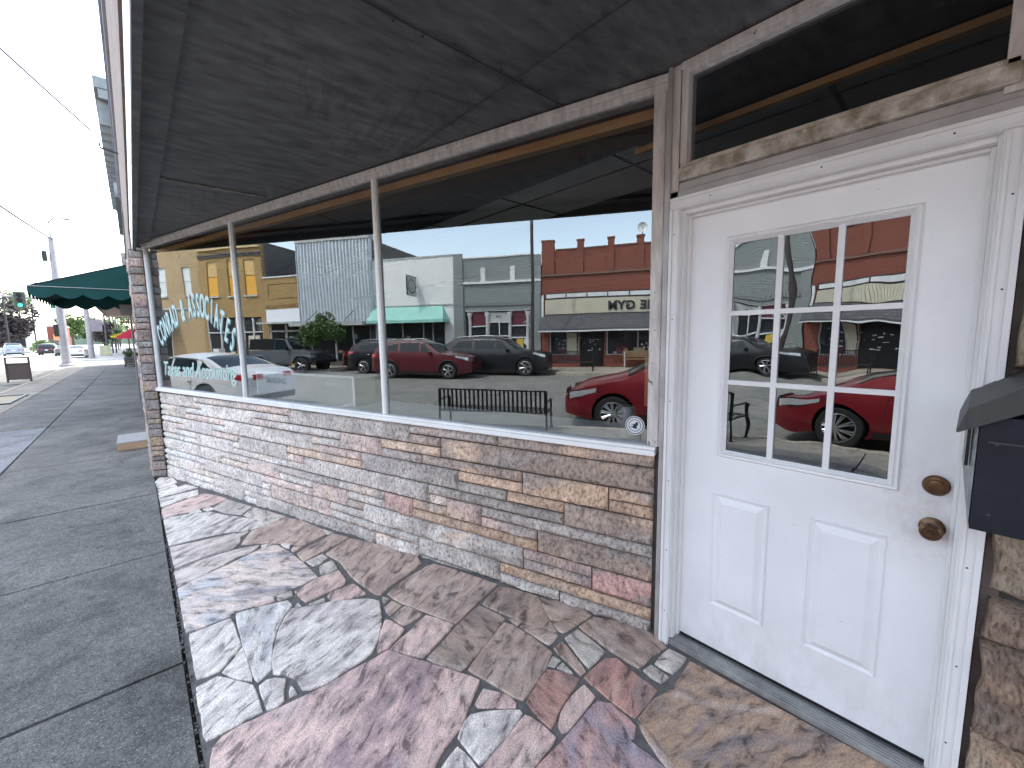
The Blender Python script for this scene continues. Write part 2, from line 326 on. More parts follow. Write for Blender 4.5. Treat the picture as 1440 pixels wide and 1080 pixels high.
WALL=[[0.0,0.888,0,2,"g"],[0.888,1.819,0,1,"w"],[1.819,2.704,0,1,"p"],[0.0,0.162,2,3,"w"],[0.0,0.162,3,4,"w"],[0.162,0.675,2,4,"t"],[0.888,1.092,1,2,"r"],[0.675,1.092,2,3,"w"],[1.092,2.12,1,3,"g"],[2.12,2.704,1,2,"w"],[2.12,2.464,2,3,"p"],[2.464,3.407,2,3,"w"],[2.704,4.169,0,2,"g"],[0.0,0.565,4,5,"w"],[0.675,1.561,3,4,"r"],[0.0,0.348,5,7,"p"],[0.348,0.565,5,6,"p"],[0.565,1.258,4,6,"g"],[0.348,0.888,6,7,"w"],[1.258,1.561,4,5,"w"],[1.258,1.819,5,6,"p"],[1.561,3.038,3,5,"g"],[0.0,0.888,7,8,"w"],[0.888,1.674,6,8,"g"],[1.674,1.819,6,7,"w"],[1.819,2.633,5,7,"g"],[0.0,1.407,8,10,"g"],[1.674,2.882,7,8,"w"],[2.633,3.634,5,6,"o"],[2.633,2.882,6,7,"p"],[3.038,3.407,3,4,"w"],[3.038,3.634,4,5,"p"],[3.407,3.879,2,4,"p"],[3.879,4.448,2,3,"o"],[4.169,4.448,1,2,"b"],[4.169,4.909,0,1,"m"],[4.909,5.84,0,1,"b"],[3.879,4.274,3,4,"m"],[4.274,5.076,3,4,"b"],[4.448,5.84,1,3,"b"],[3.634,4.592,4,6,"g"],[2.882,4.326,6,8,"g"],[1.367,1.95,8,9,"m"],[1.407,1.95,9,10,"o"],[1.95,2.464,8,10,"p"],[0.0,1.013,10,11,"w"],[0.0,0.235,11,12,"w"],[0.0,0.235,12,13,"w"],[0.235,0.817,11,13,"p"],[0.817,1.013,11,12,"p"],[0.817,1.203,12,13,"t"],[1.013,2.168,10,12,"g"],[2.464,3.336,8,9,"m"],[2.464,2.988,9,10,"w"],[2.168,2.988,10,11,"p"],[0.0,0.507,13,16,"d"],[0.507,1.203,13,14,"w"],[1.203,1.819,12,16,"g"],[0.507,1.483,14,16,"d"],[1.819,2.318,12,13,"g"],[2.168,2.318,11,12,"w"],[1.819,2.051,14,16,"w"],[2.318,3.213,11,13,"p"],[2.051,3.765,13,16,"d"],[3.336,3.879,8,9,"w"],[2.988,3.452,9,11,"p"],[3.452,3.879,9,10,"w"],[3.452,3.634,10,11,"b"],[3.879,4.169,8,10,"r"],[3.213,3.634,11,12,"w"],[3.213,4.211,12,13,"w"],[3.765,4.211,13,16,"w"],[3.634,5.076,10,12,"w"],[4.211,4.909,12,14,"w"],[4.169,4.483,8,9,"o"],[4.169,5.175,9,10,"o"],[4.326,4.483,7,8,"w"],[4.483,4.773,7,9,"p"],[4.326,5.349,6,7,"g"],[4.592,5.076,4,5,"o"],[4.592,4.968,5,6,"g"],[4.968,5.349,5,6,"o"],[5.076,5.606,3,5,"o"],[5.606,5.84,3,4,"o"],[5.606,5.84,4,5,"o"],[5.349,5.84,5,7,"b"],[4.773,5.84,7,8,"g"],[4.773,5.175,8,9,"p"],[5.175,5.84,8,10,"b"],[5.076,5.514,10,11,"p"],[5.076,5.514,11,12,"m"],[5.514,5.84,10,12,"r"],[4.909,5.84,12,13,"o"],[4.909,5.319,13,14,"w"],[5.319,5.84,13,14,"g"],[1.819,2.051,13,14,"w"],[4.211,5.84,14,15,"w"],[4.211,5.84,15,16,"w"]]
st=[(a,b,(lambda u,k=k0:zl(u,k)),(lambda u,k=k1:zl(u,k)),c) for a,b,k1,k0,c in WALL]
def place_w(u,o,z): return W0+Wd*u+Wn*(o-.012)+ZZ*z
def warm(u,z,c):  # pale left, warm right; extra lightness painted in where soffit shade dims it
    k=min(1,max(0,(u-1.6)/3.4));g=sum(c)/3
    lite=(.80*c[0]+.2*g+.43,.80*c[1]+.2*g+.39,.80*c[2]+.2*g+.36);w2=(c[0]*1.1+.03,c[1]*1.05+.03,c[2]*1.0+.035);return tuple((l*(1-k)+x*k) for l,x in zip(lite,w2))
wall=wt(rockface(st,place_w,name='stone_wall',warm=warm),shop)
bw(wbox(-.02,LW+.02,-.16,-.022,-.15,1.06),'wall_core',M['mortar'],shop)
# --- corner pier of thin stones at the left end (faces the sidewalk)
PIER=[0,.085,.20,.26,.33,.385,.50,.60,.66,.725,.83,.96,1.06,1.19,1.26,1.40,1.50,1.585,1.66,1.80,1.875,1.94,2.06,2.22,2.31,2.44,2.52,2.63,2.71]
pc='dpmtpogmtpgbpmgpmdbpgmpgmbpg'
pst=[(0,.135,(lambda u,a=PIER[i]:a),(lambda u,a=PIER[i+1]:a),pc[i%len(pc)]) for i in range(len(PIER)-1)]
PA=Vector((.045,6.665,0));PB=Vector((.165,6.60,0));pd=(PB-PA).normalized();pn=Vector((-pd.y,pd.x,0))
if pn.y>0:pn=-pn
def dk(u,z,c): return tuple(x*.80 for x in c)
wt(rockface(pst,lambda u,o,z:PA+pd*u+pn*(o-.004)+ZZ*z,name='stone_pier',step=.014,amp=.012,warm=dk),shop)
pst2=[(0,.9,(lambda u,a=PIER[i]:a),(lambda u,a=PIER[i+1]:a),pc[(i+3)%len(pc)]) for i in range(len(PIER)-1)]
wt(rockface(pst2,lambda u,o,z:Vector((.042-o,6.66+u,z)),name='pier_side',step=.03,amp=.014),shop)
mb=MB();mb.box(.05,.5,6.665,7.56,0,2.72);bw(mb,'pier_core',M['mortar'],shop)
# --- sill, head, mullions (aluminium)
fr=MB();wbox(-.02,LW+.005,-.09,.035,1.066,1.092,fr);wbox(-.02,LW+.005,-.09,.020,1.0925,1.108,fr)
bw(fr,'window_sill',M['alu'],shop,bevel=.003)
fr=MB();wbox(-.02,LW+.03,-.09,.018,2.765,2.795,fr);wbox(-.02,LW+.03,-.09,.004,2.735,2.7645,fr)
bw(fr,'window_head',M['weath'],shop,bevel=.003)
for n,(t0,t1) in enumerate(((0,.04),(1.975,2.008),(3.915,3.952),(5.80,LW+.02))):
    m=MB();wbox(t0,t1,-.030,.000,1.1085,2.7345,m);wbox(t0+.008,t1-.008,.0005,.005,1.109,2.734,m)
    bw(m,'mullion',M['weath'] if n==3 else M['alu'],shop)
panes=[]
for t0,t1 in((.04,1.975),(2.008,3.915),(3.952,5.80)):
    g=MB();g.quad(*[tuple(W0+Wd*t+Wn*-.02+ZZ*z) for t,z in((t0,1.108),(t1,1.108),(t1,2.735),(t0,2.735))])
    panes.append(bw(g,'window_pane',M['glass'],shop,fix=False))
def txt(s,size,mat_,name,mtx,parent,off=0.0,ext=.0008,align='CENTER',sx=1.0):
    cu=bpy.data.curves.new('t','FONT');cu.body=s;cu.size=size;cu.extrude=ext;cu.offset=off;cu.align_x=align;cu.align_y='CENTER'
    ob=bpy.data.objects.new('t',cu);COL.objects.link(ob);bpy.context.view_layer.update()
    me=bpy.data.meshes.new_from_object(ob.evaluated_get(bpy.context.evaluated_depsgraph_get()));me.name=name
    bpy.data.objects.remove(ob);bpy.data.curves.remove(cu)
    me.transform(mtx@Matrix.Diagonal((sx,1,1,1)));me.materials.clear();me.materials.append(mat_)
    return me
def join(meshes,name,mat_,parent,world=True):
    b=bmesh.new()
    for me in meshes:b.from_mesh(me)
    me=bpy.data.meshes.new(name);b.to_mesh(me);b.free();me.materials.append(mat_)
    o=bpy.data.objects.new(name,me);COL.objects.link(o)
    if parent: wt(o,parent) if world else setattr(o,'parent',parent)
    return o
MT=Matrix((Wd,ZZ,Wn)).transposed().to_4x4()
M['lettedge']=flat('lettering_edge',(.16,.33,.35),.5)
M['teal']=mat('teal_lettering',(.52,.72,.71),(.66,.78,.77),12,.5);M['letwhite']=flat('white_lettering',(.72,.76,.78),.5);M['letblack']=flat('black_lettering',(.015,.015,.017),.5)
M['tealdeep']=mat('green_script',(.22,.50,.44),(.5,.7,.66),20,.5)
def arc_text():
    s='CONRAD & ASSOCIATES';L=[];S=[];n=len(s)
    for i,ch in enumerate(s):
        if ch==' ':continue
        f=i/(n-1);t=.17+1.66*f
        dt_=t-1.15;z=2.015-(.30*(dt_/.98)**2 if dt_<0 else .36*(dt_/.68)**2);ang=-dt_*(.42 if dt_<0 else .72)
        m=Matrix.Translation(W0+Wd*t+ZZ*z+Wn*-.017)@MT@Matrix.Rotation(ang,4,'Z')
        L.append(txt(ch,.335,M['teal'],'l',m,None,off=.006,sx=.37))
        m2=Matrix.Translation(W0+Wd*(t+.012)+ZZ*(z-.010)+Wn*-.0185)@MT@Matrix.Rotation(ang,4,'Z')
        S.append(txt(ch,.335,M['lettedge'],'l',m2,None,off=.011,sx=.38))
    wp=panes[0]
    a=join(L,'lettering',M['teal'],None);b=join(S,'lettering_outline',M['lettedge'],None)
    for o in(a,b): o.parent=wp;o.matrix_parent_inverse=(Matrix.Translation(-shop.location)).inverted()@Matrix.Translation(-shop.location)
    return a,b
arc_text()
def script():
    m=Matrix.Translation(W0+Wd*1.0+ZZ*1.335+Wn*-.017)@MT
    sh=Matrix.Identity(4);sh[0][1]=.28
    a=join([txt('Taxes and Accounting',.235,M['tealdeep'],'l',m@sh,None,off=-.002,sx=.80)],'script_lettering',M['tealdeep'],None);a.parent=panes[0]
    m=Matrix.Translation(W0+Wd*1.01+ZZ*1.328+Wn*-.0185)@MT
    a=join([txt('Taxes and Accounting',.235,M['letwhite'],'l',m@sh,None,off=.001,sx=.80)],'script_outline',M['letwhite'],None);a.parent=panes[0]
script()
# round sticker at the lower right of the last pane
def disc(c,r,off,m,name,parent,seg=32,r0=0,sq=1):
    mb=MB()
    P=[];Q=[]
    for i in range(seg):
        a=2*math.pi*i/seg;P.append(tuple(c+(Wd*math.cos(a)+ZZ*math.sin(a))*r+Wn*off));Q.append(tuple(c+(Wd*math.cos(a)+ZZ*math.sin(a))*r0+Wn*off))
    if r0:
        for i in range(seg):
            j=(i+1)%seg;mb.quad(P[i],P[j],Q[j],Q[i])
    else: mb.quad(*P)
    o=mb.build(name,m);o.parent=parent;return o
scn=W0+Wd*5.735+ZZ*1.20
disc(scn,.048,-.017,M['letwhite'],'sticker',panes[2]);disc(scn,.044,-.0162,M['letblack'],'sticker_ring',panes[2],r0=.040);disc(scn,.031,-.0162,M['letblack'],'sticker_ring',panes[2],r0=.028)
mb=MB()
for a,b,c,d in((-.018,.004,.016,.008),(-.008,-.014,.010,.004),(.002,.006,.016,.018),(-.02,-.010,.004,-.004)):
    mb.quad(*[tuple(scn+Wd*u+ZZ*v+Wn*-.0160) for u,v in((a,b),(c,b-.004),(c,d),(a,d-.002))])
o=mb.build('sticker_emblem',M['letblack']);o.parent=panes[2]
# --- interior of the shop
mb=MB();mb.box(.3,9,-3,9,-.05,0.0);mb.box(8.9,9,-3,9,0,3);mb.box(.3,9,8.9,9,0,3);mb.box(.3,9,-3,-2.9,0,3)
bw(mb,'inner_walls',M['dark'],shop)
M['ceil']=mat('ceiling_board',(.90,.92,.86),(.82,.84,.78),2,.9);mb=MB();mb.box(3.4,3.5,-3,9,2.45,2.9);bw(mb,'ceiling_mask',M['dark'],shop);mb=MB();mb.box(.3,9,-3,9,2.9,2.95);bw(mb,'inner_ceiling',M['ceil'],shop)  # dark drop added to keep bright ceiling beyond from washing out the glass
mb=MB()
for i in range(11): mb.box(.3,3.4,-3+i*1.2,-2.975+i*1.2,2.895,2.8985)
for i in range(4): mb.box(.6+i*.75,.62+i*.75,-3,9,2.894,2.8975)
bw(mb,'ceiling_grid',M['dark'],shop)
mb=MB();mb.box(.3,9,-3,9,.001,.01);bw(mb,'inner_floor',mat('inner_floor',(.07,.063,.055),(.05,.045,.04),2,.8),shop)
mb=MB();wbox(.02,LW-.02,-.55,-.091,1.03,1.09,mb);M['ledge']=mat('window_ledge',(.85,.90,.88),(.72,.78,.77),4,.6);bw(mb,'display_ledge',M['ledge'],shop)
mb=MB();wbox(-.02,LW,-.50,-.20,2.745,2.895,mb);bw(mb,'header_board',M['brown'],shop)
mb=MB();wbox(-.02,LW,-.198,-.14,2.695,2.742,mb);bw(mb,'header_trim',M['amber'],shop)
mb=MB();rs=random.Random(5);cx,cy=2.28,1.62
mb.v.append((cx,cy,2.8925))
for i in range(28):
    a=2*math.pi*i/28;r=.20+.05*noise.noise(Vector((math.cos(a)*1.5,math.sin(a)*1.5,2)));mb.v.append((cx+r*1.15*math.cos(a),cy+r*math.sin(a),2.8925))
for i in range(28): mb.face((0,1+i,1+(i+1)%28))
bw(mb,'ceiling_stain',mat('water_stain',(.34,.26,.14),(.62,.60,.48),6,.9),shop)
# --- entry door (plane parallel to the street)
DX=1.923
dr=MB();GY0,GY1,GZ0,GZ1=.182,.741,1.135,2.035
def ybox(mb,y0,y1,z0,z1,x0,x1): return mb.box(x0,x1,y0,y1,z0,z1)
X0,X1=DX,DX+.044
for a in((.016,GY0,.170,2.181),(GY1,.920,.170,2.181),(GY0,GY1,.170,GZ0),(GY0,GY1,GZ1,2.181)): ybox(dr,a[0],a[1],a[2],a[3],X0,X1)
door=bw(dr,'door',M['door'],shop)
def sub(mb,name,m,**k):
    o=mb.build(name,m,None,**k);o.parent=door;return o
def frame_ring(mb,y0,y1,z0,z1,wd,xa,xb,xin=None):
    """mitred raised ring on the door, outer face at xa, inner edge at xb"""
    o=[(y0,z0),(y1,z0),(y1,z1),(y0,z1)];i=[(y0+wd,z0+wd),(y1-wd,z0+wd),(y1-wd,z1-wd),(y0+wd,z1-wd)]
    for k in range(4):
        j=(k+1)%4;mb.quad((xa,*o[k]),(xa,*o[j]),(xb,*i[j]),(xb,*i[k]))
fr=MB()
oy0,oy1,oz0,oz1=GY0-.028,GY1+.022,GZ0-.030,GZ1+.028
frame_ring(fr,oy0,oy1,oz0,oz1,.006,DX-.0005,DX-.013);frame_ring(fr,oy0+.006,oy1-.006,oz0+.006,oz1-.006,.008,DX-.013,DX-.010)
frame_ring(fr,oy0+.014,oy1-.014,oz0+.014,oz1-.014,.005,DX-.010,DX-.015);frame_ring(fr,oy0+.019,oy1-.019,oz0+.019,oz1-.019,.014,DX-.015,DX+.004)
sub(fr,'light_frame',M['white'])
g=MB();g.quad((DX+.008,GY0,GZ0),(DX+.008,GY1,GZ0),(DX+.008,GY1,GZ1),(DX+.008,GY0,GZ1));sub(g,'door_glass',M['doorglass'],fix=False)
for yy in(.365,.556):
    m=MB();m.box(DX-.003,DX+.0072,yy-.010,yy+.010,GZ0,GZ1);sub(m,'muntin',M['white'])
for zz in(1.443,1.740):
    m=MB();m.box(DX-.0025,DX+.0078,GY0,GY1,zz-.0095,zz+.0095);sub(m,'muntin',M['white'])
sc_=MB()
for yy in(oy0+.012,oy1-.012):
    for zz in(1.25,1.58,1.92): sc_.lathe([(0,-.0145),(.0035,-.0142),(.0045,-.012)],(DX,yy,zz),'x',10)
for zz in(oz0+.012,oz1-.012):
    for yy in(.3,.6): sc_.lathe([(0,-.0145),(.0035,-.0142),(.0045,-.012)],(DX,yy,zz),'x',10)
sub(sc_,'screw_plug',M['alu'])
for y0,y1 in((.172,.400),(.545,.772)):
    p=MB();z0,z1=.388,.935
    frame_ring(p,y0,y1,z0,z1,.004,DX-.0004,DX-.008);frame_ring(p,y0+.004,y1-.004,z0+.004,z1-.004,.011,DX-.008,DX-.001)
    frame_ring(p,y0+.015,y1-.015,z0+.015,z1-.015,.004,DX-.001,DX-.0008);frame_ring(p,y0+.019,y1-.019,z0+.019,z1-.019,.024,DX-.0008,DX-.014)
    iy0,iy1,iz0,iz1=y0+.043,y1-.043,z0+.043,z1-.043;p.quad((DX-.014,iy0,iz0),(DX-.014,iy1,iz0),(DX-.014,iy1,iz1),(DX-.014,iy0,iz1))
    sub(p,'raised_panel',M['door'],fix=True)
k=MB();k.lathe([(0,-.0),(.033,0),(.034,-.006),(.030,-.012),(.020,-.014),(.019,-.020),(.012,-.022),(0,-.022)],(DX,.066,1.150),'x',36);k.box(DX-.0235,DX-.0215,.0645,.0675,1.143,1.157);sub(k,'deadbolt',M['knob'],smooth='auto')
k=MB();k.lathe([(0,0),(.033,0),(.033,-.007),(.024,-.012),(.013,-.016),(.013,-.030),(.024,-.036),(.029,-.046),(.028,-.056),(.020,-.062),(.018,-.060),(.008,-.060),(.006,-.063),(0,-.063)],(DX,.066,1.006),'x',36);sub(k,'door_knob',M['knob'],smooth='auto')
m=MB();m.box(DX-.002,DX+.03,.016,.92,.158,.170);sub(m,'door_sweep',M['black'])
# casing, jambs
cs=MB()
cs.box(1.868,1.930,.922,.947,.13,2.205);cs.box(1.868,1.930,-.012,.014,.13,2.205);cs.box(1.868,1.930,.014,.922,2.183,2.2045)
cs.box(1.900,1.9225,.9095,.9218,.16,2.183);cs.box(1.900,1.9225,.0142,.026,.16,2.183);cs.box(1.900,1.9225,.026,.9095,2.171,2.1825)
bw(cs,'door_jamb',M['white'],shop,bevel=.002)
cs=MB()
cs.box(1.838,1.868,.930,.976,.118,2.201);cs.box(1.829,1.838,.962,.9755,.118,2.201);cs.box(1.833,1.838,.934,.944,.119,2.2)
cs.box(1.838,1.868,-.050,.004,.118,2.201);cs.box(1.829,1.838,-.0495,-.034,.118,2.201);cs.box(1.833,1.838,-.012,-.002,.119,2.2)
cs.box(1.836,1.868,-.052,.978,2.2015,2.252);cs.box(1.830,1.836,-.05,.976,2.238,2.2515);cs.box(1.832,1.836,-.05,.976,2.203,2.211)
bw(cs,'door_casing',M['white'],shop,bevel=.002)
nl=MB()
for zz in(.30,.62,.98,1.35,1.72,2.05):
    for yy in(.952,-.022):nl.lathe([(0,-.0006),(.0028,-.0005),(.003,.0003)],(1.838,yy+random.uniform(-.004,.004),zz+random.uniform(-.05,.05)),'x',8)
for yy in(.10,.42,.80): nl.lathe([(0,-.0006),(.003,-.0005),(.003,.0003)],(1.836,yy,2.226),'x',8)
bw(nl,'nail_heads',M['letblack'],shop)
th=MB();th.box(1.868,1.98,-.05,.978,.08,.135);th.box(1.838,1.98,.0045,.9295,.1355,.150)
for i in range(5): th.box(1.846+i*.014,1.853+i*.014,.006,.928,.1502,.1545)
bw(th,'threshold',mat('worn_threshold',(.55,.54,.52),(.32,.31,.30),8,.45,.5,.2,60),shop)
# transom over the door
tr=MB()
tr.box(1.832,1.90,-.018,.942,2.318,2.372);tr.box(1.845,1.905,-.016,.940,2.372,2.392);bw(tr,'transom_sill',M['dirty'],shop,bevel=.004)
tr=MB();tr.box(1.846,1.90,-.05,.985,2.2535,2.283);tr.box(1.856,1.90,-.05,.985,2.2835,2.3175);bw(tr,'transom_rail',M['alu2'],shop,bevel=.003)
tr=MB();tr.box(1.845,1.905,.9125,.942,2.392,2.80);tr.box(1.845,1.905,-.045,.013,2.3,2.80);tr.box(1.845,1.905,.013,.9125,2.755,2.80);tr.box(1.835,1.8445,-.045,.942,2.770,2.80)
bw(tr,'transom_frame',M['weath'],shop,bevel=.003)
g=MB();g.quad((1.885,.013,2.392),(1.885,.9125,2.392),(1.885,.9125,2.755),(1.885,.013,2.755));bw(g,'transom_pane',glass('transom_glass',.10,(.6,.6,.6)),shop,fix=False)
tb=MB();tb.box(2.25,2.28,-.3,1.4,2.70,2.895);bw(tb,'transom_board',M['dark'],shop);tb=MB();tb.box(2.215,2.249,-.3,1.4,2.672,2.70);bw(tb,'transom_trim',M['amber'],shop)
bd=MB();bd.box(2.0,2.3,-.3,1.6,2.22,2.30);bw(bd,'door_header',M['dark'],shop)
# corner post between window and door
Pm=Matrix.Translation((0,0,0))
c0=W0+Wd*(LW+.02)
def vprism(pts,z0,z1,mb):
    n=len(mb.v);k=len(pts);mb.v+=[(p[0],p[1],z0) for p in pts]+[(p[0],p[1],z1) for p in pts]
    mb.face([n+i for i in range(k)]);mb.face([n+k+i for i in range(k)])
    for i in range(k): j=(i+1)%k;mb.face((n+i,n+j,n+k+j,n+k+i))
po=MB();a=c0+Wn*.012;b=Vector((1.846,.982,0));vprism([(a.x,a.y),(b.x,b.y),(b.x+.07,b.y-.002),(a.x+.10,a.y+.02)],.10,2.80,po)
bw(po,'corner_post',M['weath'],shop,bevel=.002)
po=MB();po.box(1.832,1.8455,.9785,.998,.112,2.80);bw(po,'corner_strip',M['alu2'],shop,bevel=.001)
po=MB();po.box(1.846,1.99,.947,.9795,2.256,2.8);po.box(1.85,1.99,.9475,.981,.1,2.255);bw(po,'post_infill',M['weath'],shop)
# board and rough stone pier on the right of the door
bp_=MB();bp_.box(1.868,1.95,-.09,-.0525,.0,2.80);bp_.box(1.83,1.90,-.045,.013,2.805,2.808);bw(bp_,'side_board',mat('brown_gap_board',(.13,.105,.095),(.09,.07,.06),6,.8,0,.3,40),shop)
rk=[];y=-.075
random.seed(3)
def rocks():
    out=[];z=.08;cc='tbpbotbbpt';k=0
    while z<2.8:
        h=random.choice((.14,.34,.20,.52,.30));u=0
        while u<.62:
            w_=random.choice((.06,.10,.16,.08,.12));w_=min(w_,.62-u)
            if w_<.05:break
            a,b=z+random.uniform(-.012,.012),min(2.8,z+h)
            out.append((u,u+w_,(lambda q,a=a:a),(lambda q,b=b:b),cc[k%10]));k+=1;u+=w_
        z+=h
    return out
def place_r(u,o,z):
    o2=o*3.0+.022*noise.noise(Vector((u*6,z*5,3)))+.018*noise.noise(Vector((u*22,z*6,8)))+.010*noise.noise(Vector((u*60,z*14,5)));return Vector((1.858-o2,-.062-u-.012*noise.noise(Vector((z*9,u*3,1))),z))
wt(rockface(rocks(),place_r,name='rough_stone_pier',step=.010,amp=.014,streak=(30,8),gap=.005,matn='rock',warm=lambda u,z,c:(c[0]*.95,c[1]*.86,c[2]*.78)),shop)
bk=MB();bk.box(1.872,2.1,-.72,-.0905,0,2.80);bw(bk,'pier_backing',M['mortar'],shop)
# --- soffit, fascia lip, upper brickwork, added roof block
sf=MB();nsx,nsy=40,80
vs={}
for j in range(nsy+1):
    for i in range(nsx+1):
        x=.118+(2.4-.118)*i/nsx;y=-3.2+(10.2)*j/nsy
        z=2.803+.006*noise.noise(Vector((x*1.3,y*1.3,2)))+.003*noise.noise(Vector((x*4,y*4,7)));vs[i,j]=len(sf.v);sf.v.append((x,y,z))
for j in range(nsy):
    for i in range(nsx): sf.face((vs[i,j],vs[i+1,j],vs[i+1,j+1],vs[i,j+1]))
sf.box(.118,2.4,-3.2,7.0,2.83,2.86)
bw(sf,'soffit',M['soffit'],shop,smooth=True)
sm=MB()
for (xa,ya,xb,yb,w_) in((.16,1.49,2.2,1.49,.006),(1.37,-3,1.37,4.0,.003),(.158,-3,.158,6.5,.004)):
    d=Vector((xb-xa,yb-ya,0)).normalized()
    sm.box(0,Vector((xb-xa,yb-ya,0)).length,-w_/2,w_/2,-.0015,.004,Matrix.Translation((xa,ya,2.7935))@Matrix((d,Vector((-d.y,d.x,0)),ZZ)).transposed().to_4x4())
for i in range(22): sm.lathe([(0,-.003),(.005,-.002),(.006,.003)],(.2+i*.12,1.49+random.choice((-.02,.02)),2.7945) if i<14 else (1.37+random.choice((-.015,.015)),-.5+(i-14)*.5,2.7945),'z',8)
bw(sm,'soffit_seam',M['wire'],shop)
rg=MB();PP=[(.15+.75*k/40,3.94+.03*noise.noise(Vector((k*.5,1,1))),2.795) for k in range(41)];rg.tube(PP,[.006+.007*abs(noise.noise(Vector((k*.9,3,1)))) for k in range(41)],6);bw(rg,'caulk_ridge',mat('old_caulk',(.30,.29,.26),(.16,.155,.14),18,.8,0,.4,60),shop,smooth=True)
fa=MB();fa.box(.088,.117,-3.2,6.66,2.71,3.055);fa.box(.117,.235,-3.2,6.6,2.775,2.79);bw(fa,'fascia',M['soffit'],shop)
fa=MB();fa.box(.0835,.0875,-3.2,6.66,2.708,2.965);bw(fa,'fascia_flashing',flat('white_flashing',(.82,.84,.88),.3,.2),shop)
M['brickown']=brick('worn_brick',(.36,.23,.18),(.30,.20,.16),(.34,.31,.28),'x',var=(.5,.42,.38))
up=MB();up.box(.075,.35,-3.2,12.0,3.06,4.62);up.box(.075,.35,7.56,12.0,0,3.06);bw(up,'brick_facade',M['brickown'],shop)
co=MB();co.box(.03,.40,-3.2,12.0,4.6205,4.70);co.box(.05,.0745,-3.2,12.0,4.50,4.62);bw(co,'coping',mat('grey_coping',(.42,.43,.5),(.3,.31,.36),3,.5,.3),shop)
for y in(3.6,4.4,8.2): hk=MB();hk.tube([(.075,y,4.25),(-.10,y,4.28),(-.11,y,4.34)],.012,6);bw(hk,'wall_hook',M['wire'],shop)
rf=MB();rf.box(.35,9.2,-3.2,12,2.96,4.3);bw(rf,'roof_sun_block',M['dark'],shop)  # unseen block added to stop sun leaking onto the soffit
ow=MB();ow.box(1.9,2.05,-3.0,-.72,0,2.80);ow.box(.09,1.9,-3.2,-3.0,0,2.8);bw(ow,'shade_wall',M['brickown'],shop)  # unseen wall added only to shade and close off the recess
tag(shop)
# ================================================================ mailbox, step, display items
mbx=thing('mailbox','dark metal mailbox with a hooded lid mounted right of the white door','mailbox',(1.80,-.13,1.12))
b=MB();MI=[(0,0)]
pts=[(1.640,-.013),(1.825,.012),(1.825,-.27),(1.640,-.25)]
vprism(pts,1.27,1.43,b);n=len(b.v);b.v+=[(1.640,-.013,1.122),(1.640,-.25,1.122),(1.825,.012,1.27),(1.825,-.27,1.27),(1.640,-.013,1.27),(1.640,-.25,1.27)]
for q in((0,1,5,4),(0,4,2),(1,3,5),(0,2,3,1)): b.face([n+i for i in q])
bw(b,'body',mat('navy_enamel',(.010,.012,.022),(.006,.007,.013),5,.75,0,.25,50),mbx)
s=MB();s.quad((1.642,-.0105,1.123),(1.642,-.0105,1.425),(1.823,.0145,1.425),(1.823,.0145,1.272));bw(s,'side_plate',mat('scuffed_side',(.42,.44,.44),(.2,.22,.22),30,.5,.5),mbx)
s=MB();s.prism([(-.006,-.06),(.006,-.06),(.008,-.03),(.006,.06),(-.006,.06),(-.009,.0)],.007,Matrix.Translation((1.71,0.002,1.34))@Matrix.Rotation(R(-90),4,'X')@Matrix.Scale(1.6,4,(1,0,0)));bw(s,'newspaper_clip',M['black'],mbx)
l=MB();yc=-.13
def hood(x,zoff,mb,th=.0):
    prof=[(.030,1.385),(.012,1.448),(yc,1.548),(2*yc-.012,1.448),(2*yc-.030,1.385)];return [(x,y,z+zoff) for y,z in prof]
A=hood(1.628,0,l);B=hood(1.845,.03,l);
lowA=[(1.628,.026,1.383),(1.628,yc,1.475),(1.628,2*yc-.026,1.383)];
n=len(l.v);l.v+=A+B+lowA
for i in range(4): l.face((n+i,n+i+1,n+6+i,n+5+i))
l.face((n,n+1,n+2,n+11,n+10));l.face((n+2,n+3,n+4,n+12,n+11))
o=bw(l,'lid',mat('grey_lid',(.06,.062,.06),(.045,.045,.043),4,.5,.2,.15,20,stretch=(1,8,1)),mbx);md=o.modifiers.new('s','SOLIDIFY');md.thickness=.004
hg=MB();hg.tube([(1.838,.012,1.437),(1.838,-.125,1.537)],.005,8);bw(hg,'hinge_rod',M['steel'],mbx)
for yy,zz in((-.045,1.17),(-.22,1.17),(-.045,1.36),(-.22,1.36)):
    r_=MB();r_.lathe([(0,-.003),(.003,-.002),(.004,0)],(1.640,yy,zz),'x',10);bw(r_,'rivet',M['wire'],mbx)
r_=MB();r_.box(1.6375,1.6395,-.235,-.03,1.362,1.366);bw(r_,'body_seam',M['wire'],mbx)
stp=thing('doorstep','low concrete doorstep with tan sides beside the stone pier','step',(-.15,9.0,0))
m=MB();m.box(-.32,.035,8.66,9.42,0,.112);bw(m,'tan_base',mat('tan_step_side',(.55,.38,.24),(.45,.31,.2),5,.9,0,.3,90),stp,bevel=.006)
m=MB();m.box(-.325,.035,8.655,9.425,.1125,.128);bw(m,'top_slab',mat('step_top',(.46,.46,.46),(.38,.38,.38),5,.9,0,.3,90),stp,bevel=.004)
